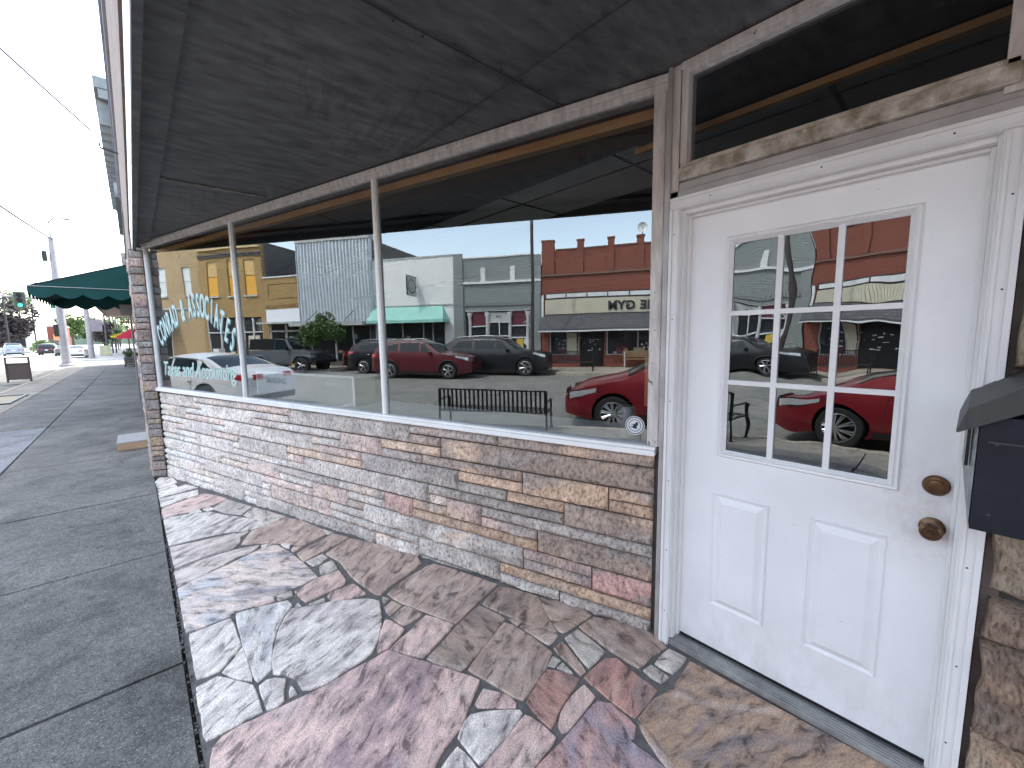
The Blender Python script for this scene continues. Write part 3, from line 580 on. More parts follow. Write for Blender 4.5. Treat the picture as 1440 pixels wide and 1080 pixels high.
# items behind the glass
def witem(mb,name,label,cat,m,loc_t,**k):
    return tag(mb.build(name,m,**k),label,cat)
tvb=thing('television_box','long flat television carton with black lettering lying on the display ledge','box',tuple(W0+Wd*2.65+Wn*-.3+ZZ*1.09))
m=MB();wbox(1.88,3.36,-.42,-.20,1.091,1.325,m);bw(m,'carton',mat('grey_carton',(.48,.49,.48),(.40,.41,.40),3,.7),tvb)
m=MB();wbox(1.865,3.375,-.43,-.19,1.3252,1.345,m);wbox(1.865,1.885,-.1995,-.19,1.092,1.325,m);wbox(3.35,3.375,-.1995,-.19,1.092,1.325,m);bw(m,'pale_edging',flat('pale_edge',(.88,.95,.93),.6),tvb)
join([txt('SAMSUNG',.075,M['letblack'],'l',Matrix.Translation(W0+Wd*2.22+ZZ*1.26+Wn*-.186)@MT,None,off=.002)],'brand_lettering',M['letblack'],tvb)
join([txt('QLED  SERIES',.026,M['letwhite'],'l',Matrix.Translation(W0+Wd*3.08+ZZ*1.27+Wn*-.186)@MT,None,off=.001)],'small_lettering',M['letwhite'],tvb)
m=MB();m.lathe([(0,0),(.065,0),(.062,.012),(.046,.17),(.044,.175),(0,.175)],tuple(W0+Wd*5.64+Wn*-.20+ZZ*1.09),'z',28);tag(m.build('plastic_cup',flat('grey_plastic',(.30,.31,.32),.35),smooth='auto'),'upturned grey plastic cup inside the window by the corner post','cup')
m=MB();wbox(5.66,5.98,-.52,-.50,1.22,1.52,m);tag(m.build('cardboard_panel',mat('cardboard',(.50,.34,.16),(.42,.28,.13),5,.9)),'tan cardboard panel standing inside the last shop window','cardboard')
# ================================================================ ground, pavement, road
g=MB();g.quad((-700,-700,-.30),(700,-700,-.30),(700,900,-.30),(-700,900,-.30));struct('ground',g,M['ground'])
rd=MB();rd.quad((-18,-60,-.12),(-3.55,-60,-.12),(-3.55,42.99,-.12),(-18,42.99,-.12));struct('road',rd,M['road']);rd=MB();rd.quad((-18,43,-.12),(-3.55,43,-.12),(-3.55,420,-.12),(-18,420,-.12))
rd.quad((-3.55,43,-.1205),(60,43,-.1205),(60,55.5,-.1205),(-3.55,55.5,-.1205));rd.quad((-120,43,-.1205),(-18,43,-.1205),(-18,55.5,-.1205),(-120,55.5,-.1205))
struct('road_crossing',rd,M['sunroad'])
ln=MB()
for y in (14.3,8.3):
    ln.box(-5.9,-3.7,y-.05,y+.05,-.118,-.115)
ln.box(-9.4,-3.7,41.6,42.1,-.118,-.115)
for i in range(9): ln.box(-16+i*1.4,-15.3+i*1.4,44.5,46.6,-.118,-.115)
struct('road_markings',ln,M['line'])
random.seed(11)
def slabs(xs,ys,gap,z,mb,jit=.003):
    for i in range(len(xs)-1):
        for j in range(len(ys)-1):
            dz=random.uniform(-jit,jit);mb.box(xs[i]+gap,xs[i+1]-gap,ys[j]+gap,ys[j+1]-gap,-.11,z+dz)
sw=MB();YS=[-8,-5,-3.2,-1,1.1,2.65,4.22,5.95,8.3,12.0,15.2,18.3,21.5,25,28.5,32,35.5,39,42.9]
slabs([-1.41,.056],YS,.011,-.002,sw);o=struct('sidewalk',sw,M['walk'])
sw=MB();slabs([-3.38,-2.5],[-8,-5,-2,.9,3.9,6.9,9.9,12.9,16,19,22,25.3,28.5,32,35.5,39,42.9],.009,-.003,sw);struct('kerb_side_sidewalk',sw,M['kerbsun'])
sw=MB();slabs([-2.5,-1.41],[-8,-5,-2,.9,3.9,6.9,8.3],.012,-.003,sw);slabs([-2.5,-1.41],[12.3,16,19,22,25.3,28.5,32,35.5,39,42.9],.012,-.003,sw);struct('outer_sidewalk',sw,M['walk'])
sw=MB();slabs([-2.5,-1.41],[8.3,10.3,12.3],.012,-.003,sw);struct('replaced_slab',sw,M['walk2'])
sw=MB();sw.box(-3.38,.055,-8,42.95,-.29,-.035);sw.box(.057,2.2,-3.2,6.7,-.29,-.06);struct('pavement_bed',sw,M['mortar'])
kb=MB()
for y in range(-8,43,3): kb.box(-3.55,-3.386,y+.004,y+2.996,-.29,.0)
kb.box(-3.55,6,43,43.15,-.29,-.002)
struct('kerb',kb,M['tanwalk'])
sw=MB();slabs([-3.6,-1.6,.05],[55.5+i*4 for i in range(60)],.008,0,sw);sw.box(-3.62,.06,55.4,300,-.29,-.04);struct('far_sidewalk',sw,M['sunroad'])
# rubble / dirt along the joint between sidewalk and entry
db=MB()
for i in range(420):
    y=random.uniform(.2,6.6);x=.06+random.gauss(0,.008);s=random.uniform(.002,.007)
    db.lathe([(0,-s),(s,-.3*s),(s*.8,s*.6),(0,s)],(x,y,-.001+s*.3),'z',5)
for i in range(260):
    x=random.uniform(-1.4,.04);y=random.uniform(.8,7);s=random.uniform(.0012,.0035);db.lathe([(0,-s),(s,0),(0,s)],(x,y,.0),'z',5)
tag(db.build('grit',mat('grit',(.10,.095,.09),(.2,.19,.18),60,.95)),kind='stuff')
# tree pit
tp=thing('tree_pit','open tree pit with gravel and dark edging in the outer sidewalk','tree pit',(-3.0,19.1,0))
m=MB();m.box(-3.36,-2.75,17.85,20.4,-.001,.004);bw(m,'gravel',mat('tan_gravel',(.5,.44,.33),(.35,.3,.22),30,.95,0,.8,90),tp)
m=MB();m.box(-2.75,-2.68,17.75,20.5,-.001,.03);m.box(-3.36,-2.75,20.4,20.5,-.001,.03);m.box(-3.36,-2.75,17.75,17.85,-.001,.03);bw(m,'edging',M['black'],tp)
# ---- flagstones of the recessed entry
FL=[["w",[[51,6450],[94,6587],[205,6431],[241,6162],[61,6108]]],["w",[[60,6074],[213,6114],[229,5958],[306,5996],[394,5751],[58,5753]]],["w",[[59,5704],[385,5655],[374,5476],[179,5437],[65,5395]]],["p",[[65,5357],[188,5392],[428,5465],[514,5260],[573,5071],[424,4997],[346,4994],[58,5041]]],["w",[[357,4976],[421,4983],[442,4878],[397,4855]]],["w",[[247,4948],[271,5016],[336,4983],[346,4904]]],["n",[[432,4913],[572,5062],[716,4615],[611,4495],[515,4652]]],["n",[[621,4462],[724,4596],[890,4095],[748,4052],[664,4344]]],["w",[[67,5006],[233,4930],[404,4812],[506,4586],[676,4289],[733,4055],[596,4084],[424,4208],[211,4279],[71,4306]]],["s",[[75,4258],[295,4175],[499,4107],[518,4006],[497,3875],[436,3817],[261,3852],[82,3831]]],["n",[[505,4085],[567,4090],[592,4050],[524,4005]]],["t",[[502,3848],[608,4035],[890,4063],[965,3894],[1037,3588],[1033,3463],[855,3425],[694,3663]]],["n",[[1041,3583],[1089,3441],[1040,3449]]],["s",[[77,3806],[258,3819],[450,3786],[607,3711],[558,3656],[351,3595],[198,3545],[77,3527]]],["m",[[78,3491],[213,3540],[365,3567],[591,3631],[695,3619],[747,3389],[773,3166],[793,2900],[705,2893],[629,2895],[523,2891],[527,2883],[416,2889],[319,2922],[289,2893],[178,2905],[79,2911],[79,3474]]],["w",[[611,3696],[686,3647],[606,3636]]],["w",[[727,3588],[783,3524],[755,3460]]],["p",[[766,3433],[803,3485],[843,3418],[764,3375]]],["t",[[776,3333],[901,3372],[1065,3413],[1067,3443],[1145,3245],[954,3217],[790,3179],[785,3177]]],["n",[[797,3159],[909,3170],[923,3084],[836,3048],[811,3064]]],["n",[[840,3019],[931,3030],[923,2889],[827,2891],[819,2918]]],["p",[[634,2842],[783,2876],[919,2857],[913,2716],[894,2666],[742,2676],[651,2675]]],["n",[[538,2879],[622,2867],[617,2808],[550,2804],[529,2842]]],["p",[[402,2879],[520,2879],[518,2835]]],["n",[[655,2639],[751,2624],[743,2589],[690,2614]]],["p",[[769,2628],[786,2643],[931,2627],[949,2465],[852,2504],[770,2556]]],["w",[[586,2673],[616,2706],[620,2654]]],["t",[[931,3156],[1144,3239],[1245,2993],[1382,2596],[1353,2490],[1176,2437],[1066,2415],[1008,2382],[990,2412],[965,2598],[956,2734],[967,2970]]],["t",[[1041,2363],[1160,2406],[1365,2435],[1417,2418],[1492,2186],[1567,1919],[1464,1898],[1379,1881],[1191,1828],[1133,2007],[1063,2218]]],["b",[[1389,1849],[1484,1876],[1566,1894],[1619,1775],[1658,1651],[1573,1501],[1523,1377],[1461,1535],[1427,1674]]],["b",[[1659,1638],[1747,1450],[1747,1322],[1631,1342],[1542,1352],[1536,1382],[1592,1519]]],["b",[[1629,1317],[1687,1311],[1740,1306],[1798,1197],[1845,1033],[1815,923],[1725,945],[1616,952],[1616,1083],[1620,1177]]],["b",[[948,1733],[1037,1753],[1170,1805],[1370,1850],[1390,1747],[1404,1654],[1219,1590],[1030,1545],[982,1639]]],["p",[[849,1930],[968,1962],[1109,2010],[1176,1824],[1060,1791],[940,1750],[893,1839]]],["t",[[961,2145],[1063,2174],[1105,2031],[977,2033]]],["t",[[971,2256],[1033,2283],[1052,2193],[961,2165]]],["n",[[1005,2359],[1034,2306],[984,2287]]],["p",[[927,2151],[945,2122],[970,2002],[896,1966],[845,1944],[789,1951],[867,2078]]],["w",[[572,2671],[675,2600],[759,2555],[861,2471],[939,2403],[973,2333],[913,2163],[845,2052],[782,1985],[725,1965],[631,1964],[540,1953],[446,2003],[447,2047],[441,2107],[417,2161],[371,2214],[402,2356],[461,2516],[520,2616]]],["l",[[316,2888],[442,2838],[578,2776],[581,2705],[515,2632],[465,2549],[412,2427],[370,2252],[303,2213],[297,2293],[297,2550]]],["w",[[91,2884],[191,2872],[287,2864],[289,2700],[291,2560],[225,2480],[175,2437],[87,2466]]],["w",[[184,2418],[238,2466],[293,2540],[293,2393],[288,2243],[247,2293]]],["w",[[79,2401],[165,2405],[233,2296],[282,2212],[283,2022],[203,2026],[131,2034],[78,2039]]],["w",[[303,2184],[336,2196],[369,2180],[408,2131],[378,2067],[366,2005],[340,1990],[302,2006]]],["w",[[414,2079],[424,1996],[391,2006]]],["q",[[80,1905],[98,1978],[134,2010],[212,2004],[306,1987],[417,1964],[536,1941],[639,1942],[762,1929],[843,1929],[871,1847],[926,1737],[975,1627],[1020,1533],[1059,1436],[1048,1433],[970,1387],[872,1320],[769,1296],[695,1264],[582,1203],[322,1325],[80,1565],[68,1795]]],["p",[[972,1358],[1043,1395],[1071,1343],[1101,1285],[1098,1233],[1086,1218],[1022,1284],[972,1340]]],["w",[[832,1290],[881,1321],[928,1336],[1012,1272],[1089,1198],[1087,1183],[1009,1159],[943,1147],[831,1143]]],["w",[[723,1236],[812,1264],[818,1141],[775,1124],[680,1105],[608,1177]]],["p",[[831,1130],[946,1140],[1087,1165],[1096,1138],[1106,1069],[1108,1008],[1036,1002],[963,994],[871,988],[786,999],[693,1092],[784,1115]]],["t",[[1055,1529],[1195,1575],[1375,1636],[1395,1588],[1407,1441],[1406,1305],[1324,1265],[1207,1240],[1130,1221],[1110,1272],[1094,1370]]],["t",[[1413,1640],[1449,1567],[1415,1569]]],["b",[[1419,1552],[1462,1524],[1499,1444],[1513,1359],[1433,1351],[1423,1458]]],["b",[[1430,1319],[1496,1321],[1465,1204],[1434,1120],[1399,1120],[1415,1184]]],["n",[[1522,1322],[1615,1315],[1602,1217],[1589,1122],[1457,1118],[1486,1212]]],["n",[[1333,1265],[1394,1291],[1400,1243],[1350,1240]]],["n",[[1356,1231],[1397,1228],[1382,1149]]],["r",[[1133,1206],[1236,1236],[1319,1261],[1358,1188],[1382,1113],[1274,1096],[1187,1077],[1119,1048],[1121,1123]]],["p",[[1149,1036],[1202,1067],[1293,1082],[1375,1083],[1360,1010],[1254,1003],[1153,996],[1137,1006]]],["r",[[1404,1106],[1479,1103],[1559,1097],[1594,1058],[1577,945],[1570,835],[1480,836],[1391,834],[1391,937]]],["v",[[972,985],[1056,981],[1154,983],[1241,984],[1347,991],[1381,939],[1366,814],[1317,795],[1297,801],[1303,717],[1302,648],[1258,563],[1071,582],[764,887],[819,966]]],["n",[[1687,916],[1811,910],[1817,823],[1693,827]]],["n",[[1617,934],[1673,922],[1665,829],[1614,838]]],["u",[[1402,825],[1528,823],[1618,789],[1813,804],[1821,597],[1831,347],[1835,113],[1849,-106],[1635,-171],[1274,136],[1234,381],[1245,537],[1318,649]]],["u",[[1385,825],[1386,772],[1324,626],[1279,517],[1309,657]]]]
random.seed(9)
for gx in range(4):
    for gy in range(9):
        x0=.085+gx*.445;x1=x0+.43;y1=1.15-gy*.46;y0=y1-.445;bd=1.17 if x1<.8 else (.48 if x1<1.1 else (.30 if x1<1.35 else -.22))
        if y1>bd+.02: continue
        J=lambda v:int(1000*v+random.uniform(-16,16))
        FL.append((random.choice('pwtqbsnv'),[(J(x0),J(y0)),(J((x0+x1)/2),J(y0)-12),(J(x1),J(y0)),(J(x1),J((y0+y1)/2)),(J(x1),J(y1)),(J((x0+x1)/2),J(y1)+8),(J(x0),J(y1))]))
FP=dict(w=((.80,.77,.74),(.62,.585,.58)),p=((.70,.55,.51),(.58,.43,.41)),n=((.60,.575,.54),(.47,.445,.42)),s=((.64,.60,.575),(.72,.60,.57)),t=((.54,.435,.385),(.42,.325,.295)),b=((.47,.375,.32),(.32,.26,.235)),
 m=((.76,.66,.61),(.50,.52,.58)),l=((.77,.76,.755),(.58,.62,.67)),q=((.70,.53,.50),(.36,.26,.29)),r=((.50,.30,.26),(.36,.235,.22)),v=((.58,.38,.365),(.36,.33,.40)),u=((.46,.33,.245),(.23,.205,.225)))
V=[];F=[];C1=[];C2=[];UV=[];random.seed(5)
for pi,(c,pts) in enumerate(FL):
    P=[Vector((x/1000,y/1000)) for x,y in pts]
    ar=sum(P[i].x*P[(i+1)%len(P)].y-P[(i+1)%len(P)].x*P[i].y for i in range(len(P)))/2
    if ar<0:P.reverse()
    cen=sum(P,Vector((0,0)))/len(P)
    # resample with jitter
    Q=[]
    for i in range(len(P)):
        a,b=P[i],P[(i+1)%len(P)];n=max(1,int((b-a).length/.035))
        for k in range(n):
            q=a.lerp(b,k/n);Q.append(q)
    n=len(Q)
    Q=[Q[i]*.86+(Q[i-1]+Q[(i+1)%n])*.07 for i in range(n)]
    nor=[]
    for i in range(n):
        t=(Q[(i+1)%n]-Q[i-1]);t=t.normalized() if t.length>1e-6 else Vector((1,0));nor.append(Vector((-t.y,t.x)))
    Q=[Q[i]+nor[i]*(.0035*noise.noise(Vector((Q[i].x*22,Q[i].y*22,1)))-.0038) for i in range(n)]
    dz=random.uniform(.0,.004);tx,ty=random.uniform(-.006,.006),random.uniform(-.006,.006);k=random.uniform(.93,1.07)
    c1,c2=[tuple(x*k for x in q) for q in FP[c]]
    ang={'m':2.3,'l':1.2}.get(c,random.uniform(.2,.9) if c in 'stpw' else random.uniform(0,3.1));off=Vector((random.uniform(0,60),random.uniform(0,60)))
    base=len(V)
    for ins,h in((-.001,-.016),(0.0,-.004),(.005,.0)):
        for i in range(n):
            q=Q[i]+nor[i]*ins;V.append((q.x,q.y,FK*(q.x-.06)+h+dz+.0005+tx*(q.x-cen.x)+ty*(q.y-cen.y)));C1.append(c1);C2.append(c2)
            u=q-cen;ca,sa=math.cos(ang),math.sin(ang);UV.append((u.x*ca+u.y*sa+off.x,-u.x*sa+u.y*ca+off.y))
    for r in range(2):
        for i in range(n):
            j=(i+1)%n;F.append((base+r*n+i,base+r*n+j,base+(r+1)*n+j,base+(r+1)*n+i))
    F.append(tuple(base+2*n+i for i in range(n)))
me=bpy.data.meshes.new('entry_floor');me.from_pydata(V,[],F);attr(me,'tint',C1);attr(me,'vein',C2)
uvl=me.uv_layers.new(name='grain')
for l in me.loops: uvl.data[l.index].uv=UV[l.vertex_index]
me.materials.append(M['flag']);b=bmesh.new();b.from_mesh(me);bmesh.ops.triangulate(b,faces=[f for f in b.faces if len(f.verts)>4]);bmesh.ops.recalc_face_normals(b,faces=b.faces);b.to_mesh(me);b.free()
for p in me.polygons:
    if p.normal.z<-.2: p.flip()
o=bpy.data.objects.new('entry_floor',me);COL.objects.link(o);tag(o,kind='structure')
mf=MB();nx,ny=60,150;i0=len(mf.v)
for j in range(ny+1):
    for i in range(nx+1):
        x=.062+(1.95-.062)*i/nx;y=-3+(9.68)*j/ny;mf.v.append((x,y,FK*(x-.06)-.0075+.0025*noise.noise(Vector((x*14,y*14,1)))))
for j in range(ny):
    for i in range(nx): a=j*(nx+1)+i;mf.face((a,a+1,a+nx+2,a+nx+1))
struct('entry_mortar',mf,M['joint'],True)
# ================================================================ street furniture by the kerb
def bench(loc,rz,label,style='metal',group=None):
    t=thing('bench',label,'bench',loc,rz,group)
    # local: x along length, y toward sitter's front ; back at y=-.28
    L_=1.93 if style=='metal' else 1.5
    b=MB()
    if style=='metal':
        n=24
        for i in range(n+1):
            x=-L_/2+L_*i/n
            m=b.box(x-.017,x+.017,-.285,-.275,.40,.88)
        b.box(-L_/2-.02,L_/2+.02,-.292,-.270,.88,.91);b.build('backrest',M['black'],t)
        b=MB()
        for i in range(n+1):
            x=-L_/2+L_*i/n;b.box(x-.017,x+.017,-.27,.22,.415,.425)
        b.tube([(-L_/2,.23,.41),(L_/2,.23,.41)],.018);b.tube([(-L_/2,-.27,.41),(L_/2,-.27,.41)],.018);b.build('seat',M['black'],t)
        for sx in(-1,1):
            x=sx*(L_/2+.02);b=MB();b.tube([(x,-.27,.0),(x,-.28,.90)],.02);b.tube([(x,.22,.0),(x,.22,.62),(x,.16,.655),(x,-.27,.655)],.02);b.tube([(x,-.27,.41),(x,.22,.41)],.016);b.box(x-.04,x+.04,-.31,-.23,0,.012);b.box(x-.04,x+.04,.18,.26,0,.012);b.build('end_frame',M['black'],t,smooth='auto')
    else:
        wd=M['amber2']
        for k in range(3):b.box(-L_/2,L_/2,-.24+k*.15,-.12+k*.15,.43,.46)
        b.build('seat',wd,t);b=MB()
        for k in range(3):b.box(-L_/2,L_/2,-.30-k*.02,-.275-k*.02,.52+k*.11,.61+k*.11)
        b.build('backrest',wd,t)
        for sx in(-1,1):
            x=sx*(L_/2-.1);b=MB();b.box(x-.03,x+.03,-.28,-.22,0,.80);b.box(x-.03,x+.03,.12,.18,0,.43);b.box(x-.03,x+.03,-.22,.12,.36,.43);b.build('leg',M['legw'],t)
    return t
M['amber2']=mat('bench_wood',(.26,.17,.09),(.17,.11,.06),6,.6);M['legw']=flat('pale_legs',(.5,.5,.48),.6)
bench((-3.23,3.42,0),R(90),'black metal slatted bench on the near sidewalk facing the street','metal','street benches').scale=(1,1,.80)
bench((-15.75,3.45,0),R(-90),'black metal bench on the opposite sidewalk left of the gym door','metal','street benches')
bench((-17.55,.45,0),R(-90),'wooden slatted bench with pale legs against the gym wall','wood')
# trash receptacle
tr=thing('trash_bin','brown boxy litter bin with open top frame at the sidewalk edge','litter bin',(-3.83,27.9,0),R(8))
m=MB();m.box(-.33,.33,-.33,.33,.10,.78);m.build('panel_body',mat('pebble_panel',(.16,.12,.11),(.10,.08,.075),40,.9,0,.6,60),tr,bevel=.02)
m=MB()
for a in(-.33,.33):
    for b_ in(-.33,.33): m.box(a-.03,a+.03,b_-.03,b_+.03,.0,1.02)
m.box(-.36,.36,-.36,.36,1.02,1.06);m.box(-.36,.36,-.36,.36,.78,.80);m.build('frame',mat('brown_frame',(.09,.065,.06),(.06,.045,.04),5,.6),tr)
# ---- poles and signals near the crossing
p1=thing('street_light_pole','thick grey signal pole nearest the corner with a small lamp on top','pole',(-3.83,45.5,-.1))
m=MB();m.tube([(0,0,.25),(.02,0,5),(.06,0,9.3)],[.27,.23,.17],16);m.build('shaft',M['steel'],p1,smooth='auto')
m=MB();m.lathe([(.45,0),(.45,.12),(.30,.2),(.30,.3),(0,.3)],(0,0,0),'z',16);m.build('base',M['steel'],p1)
m=MB();m.tube([(.06,0,9.3),(.06,0,10.4),(.35,0,10.75),(.9,0,10.75)],.05);m.lathe([(0,-.1),(.18,-.05),(.2,.03),(0,.09)],(1.0,0,10.72),'z',12);m.build('lamp_arm',M['steel'],p1,smooth='auto')
m=MB();m.box(-.42,-.2,-.2,.2,2.2,3.1);m.build('control_box',M['black'],p1);m=MB();m.box(-.5,-.25,-.2,.1,7.6,8.3);m.build('junction_box',M['black'],p1)
p2=thing('signal_mast','tapered pale signal mast with long arm over the side street','traffic signal',(-3.27,60.6,-.1))
m=MB();m.tube([(0,0,.2),(0,0,6.2)],[.24,.19],16);m.build('shaft',M['steel'],p2,smooth='auto')
m=MB();m.lathe([(.42,0),(.42,.14),(.28,.2),(0,.2)],(0,0,0),'z',14);m.build('base',M['steel'],p2)
m=MB();m.tube([(0,0,5.75),(-4,-1.6,5.95),(-9.5,-3.8,6.1)],[.13,.10,.06],10);m.build('mast_arm',M['steel'],p2,smooth='auto')
sg=thing('traffic_light','black traffic light showing green on the mast arm','traffic light',(-7.35,58.8,4.95))
m=MB();m.box(-.36,.36,-.16,.2,-.1,1.35);m.build('housing',flat('signal_housing',(.05,.06,.055),.5),sg,bevel=.03)
m=MB();m.lathe([(0,-.19),(.13,-.18),(.15,-.165)],(0,0,.15),'y',20);m.build('lit_lens',flat('green_lamp',(.05,.9,.45),.3,em=3),sg)
for zz in(.6,1.05): m=MB();m.lathe([(0,-.19),(.13,-.18),(.15,-.165)],(0,0,zz),'y',20);m.build('dark_lens',M['black'],sg)
for zz in(.15,.6,1.05): m=MB();m.lathe([(.17,-.17),(.17,-.36)],(0,0,zz),'y',16);m.build('visor',M['black'],sg)
ss=thing('street_name_sign','green street name sign hanging beside the signal pole','street sign',(-4.98,59.8,4.9))
m=MB();m.box(-.62,.62,-.02,.02,0,.62);m.build('panel',flat('sign_green',(.0,.28,.15),.5),ss)
m=MB();m.box(-.45,.35,-.026,-.021,.22,.36);m.build('white_legend',M['letwhite'],ss)
m=MB();m.tube([(-.4,0,.62),(-.4,0,.98)],.02);m.build('hanger',M['steel'],ss);m=MB();m.tube([(.4,0,.62),(.4,0,.96)],.02);m.build('hanger',M['steel'],ss)
# banner poles far down the sidewalk
proto=None
for i,(x,y,h) in enumerate(((-2.35,70,9.5),(-2.3,84,9.5),(-2.3,99,9.5),(-2.3,116,9.5),(-2.3,134,9.5))):
    if proto is None:
        t=thing('banner_pole','','banner pole',(x,y,0),0,'banner poles down the far sidewalk')
        m=MB();m.tube([(0,0,0),(0,0,h)],[.10,.07],8);m.build('pole',flat('dark_post',(.07,.07,.09),.5),t)
        m=MB();m.box(-1.25,-.25,-.02,.02,2.0+.9,4.3);m.build('banner',mat('grey_pink_banner',(.35,.28,.32),(.2,.22,.25),2,.8),t)
        m=MB();m.tube([(0,0,4.32),(-1.3,0,4.32)],.025);m.tube([(0,0,2.88),(-1.3,0,2.88)],.025);m.build('bracket',M['wire'],t);proto=t
    else: t=copy_tree(proto);t.location=(x,y,0)
    t['label']=['nearest dark banner pole past the crossing','second banner pole past the crossing','third banner pole past the crossing','fourth banner pole past the crossing','farthest banner pole down the street'][i]
def cable(name,label,pts,sag=.4,r=.03):
    m=MB();P=[]
    for (a,b) in zip(pts[:-1],pts[1:]):
        a,b=Vector(a),Vector(b)
        for i in range(13):
            f=i/12;p=a.lerp(b,f);p.z-=4*sag*f*(1-f);P.append(p)
    tag(m.tube(P,r,5).build(name,M['wire']),label,'cable')
cable('overhead_cable','upper overhead cable sloping from the top left to the brick cornice',[(-12,2,16.2),(-.55,26,10.6)],.5,.03)
cable('overhead_cable','lower overhead cable running to the top of the signal pole',[(-6.3,12,9.6),(-3.7,45.5,9.1)],.55,.05)
cable('overhead_cable','thin cable from the signal pole to the far cornice',[(-3.7,45.5,8.9),(-.1,62,12.2)],.5,.05)
cable('overhead_cable','pair of level cables crossing behind the traffic light',[(-26,75,9.0),(-.5,75,9.3)],.6,.06)
cable('overhead_cable','cable above the opposite shops between the poles',[(-15.3,30,8.0),(-15.5,5.2,7.0),(-15.5,-14,8.2)],.35,.02)
# pole across the street
pc_=thing('utility_pole','dark slim utility pole in front of the grey brick shop','utility pole',(-15.4,5.22,0))
m=MB();m.tube([(0,0,0),(0,0,8.6)],[.085,.07],12);m.build('pole',flat('brown_pole',(.05,.035,.035),.6),pc_);m=MB();m.tube([(0,0,1.9),(.0,.18,2.25),(0,.30,2.35),(0,.42,2.25)],.018,6);m.build('hook',M['letwhite'],pc_)
# sandwich board, outdoor tables etc far away beside the building
t=thing('sandwich_board','pale folding sandwich board standing on the far sidewalk','sign board',(-2.45,67.6,0));m=MB();m.box(-.5,.5,-.2,-.12,.05,1.25);m.build('front_panel',mat('cream_board',(.6,.6,.4),(.4,.42,.3),3,.8),t);m=MB()
for x in(-.45,.45): m.tube([(x,-.2,0),(x,0,1.35),(x,.3,0)],.03,5)
m.build('trestle',M['wire'],t)
# ---- foliage
def leaves(mb,c,rad,n,size,seed,shell=.55,lumps=9):
    rnd=random.Random(seed);cl=[]
    for i in range(lumps):
        v=Vector((rnd.gauss(0,1),rnd.gauss(0,1),rnd.gauss(0,1))).normalized()*rnd.uniform(.25,.88);cl.append((v,rnd.uniform(.22,.52)))
    for i in range(n):
        v,r=rnd.choice(cl);d=Vector((rnd.gauss(0,1),rnd.gauss(0,1),rnd.gauss(0,1))).normalized()*r*rnd.uniform(shell,1)**.5
        p=v+d;p=Vector((c[0]+p.x*rad[0],c[1]+p.y*rad[1],c[2]+p.z*rad[2]))
        a=Vector((rnd.gauss(0,1),rnd.gauss(0,1),rnd.gauss(0,.6))).normalized();b=a.cross(Vector((rnd.gauss(0,1),rnd.gauss(0,1),rnd.gauss(0,1)))).normalized();s=size*rnd.uniform(.6,1.3)
        mb.quad(tuple(p-a*s),tuple(p-b*s*.5),tuple(p+a*s),tuple(p+b*s*.5))
def tree(loc,label,h,rad,n,size,m,seed,group=None,trunk=.12):
    t=thing('tree',label,'tree',loc,0,group);mb=MB();leaves(mb,(0,0,h-rad[2]*.9),rad,n,size,seed,lumps=18 if n>3000 else 12);mb.build('crown',m,t,fix=False)
    b=MB();b.tube([(0,0,0),(.03,0,h*.4),(0,.03,h*.75)],[trunk,trunk*.8,trunk*.3],8)
    for k in range(6):
        a=k*1.1;z=h*(.35+.06*k);b.tube([(0,0,z),(math.cos(a)*rad[0]*.5,math.sin(a)*rad[1]*.5,z+rad[2]*.5)],[trunk*.5,trunk*.15],6)
    b.build('trunk',M['bark'],t,smooth=True);return t
tree((-15.8,16.9,0),'small round green street tree in front of the metal clad front','',) if False else None
tree((-15.7,16.9,0),'small round green street tree in front of the ribbed metal front',2.75,(1.25,1.25,.95),5200,.075,M['leaf'],1,trunk=.07)
tree((-15.6,104,0),'dark leaved tree at the far left across the crossing',9.6,(3.9,3.9,4.3),5200,.34,M['leafdark'],2,trunk=.25)
tree((-17.2,135,0),'thin pale tree top rising behind the white building',12.5,(2.6,2.6,2.6),1500,.32,M['leafpale'],3,'distant street trees',.2)
k=4
for (x,y,h,r) in((-9.5,175,9.5,5),(-6.4,190,10,5),(-12.5,170,9,4),(-3.6,210,9,4.5)):
    lab=['broad green tree behind the signal pole','tall green tree right of the signal pole','rounded green tree left of the signal pole','small hazy tree between the two masts'][k-4]
    tree((x,y,0),lab,h,(r,r,h*.42),2200,.42,M['leafpale'] if k%2 else M['leaf'],k,'distant street trees',.3);k+=1
tree((-2.75,74,0),'dark leaved small street tree beside the sandwich board',4.0,(1.3,1.3,1.5),1500,.16,M['leafdark'],11,'small trees down the far sidewalk',.1)
tree((-2.0,86,0),'bright green small street tree past the dark one',4.0,(1.2,1.2,1.5),1200,.16,M['leafpale'],12,'small trees down the far sidewalk',.1)
tree((-.7,118,0),'green street tree high above the yellow awning',8.6,(1.8,1.8,2.4),1200,.2,M['leafpale'],13,'small trees down the far sidewalk',.12)
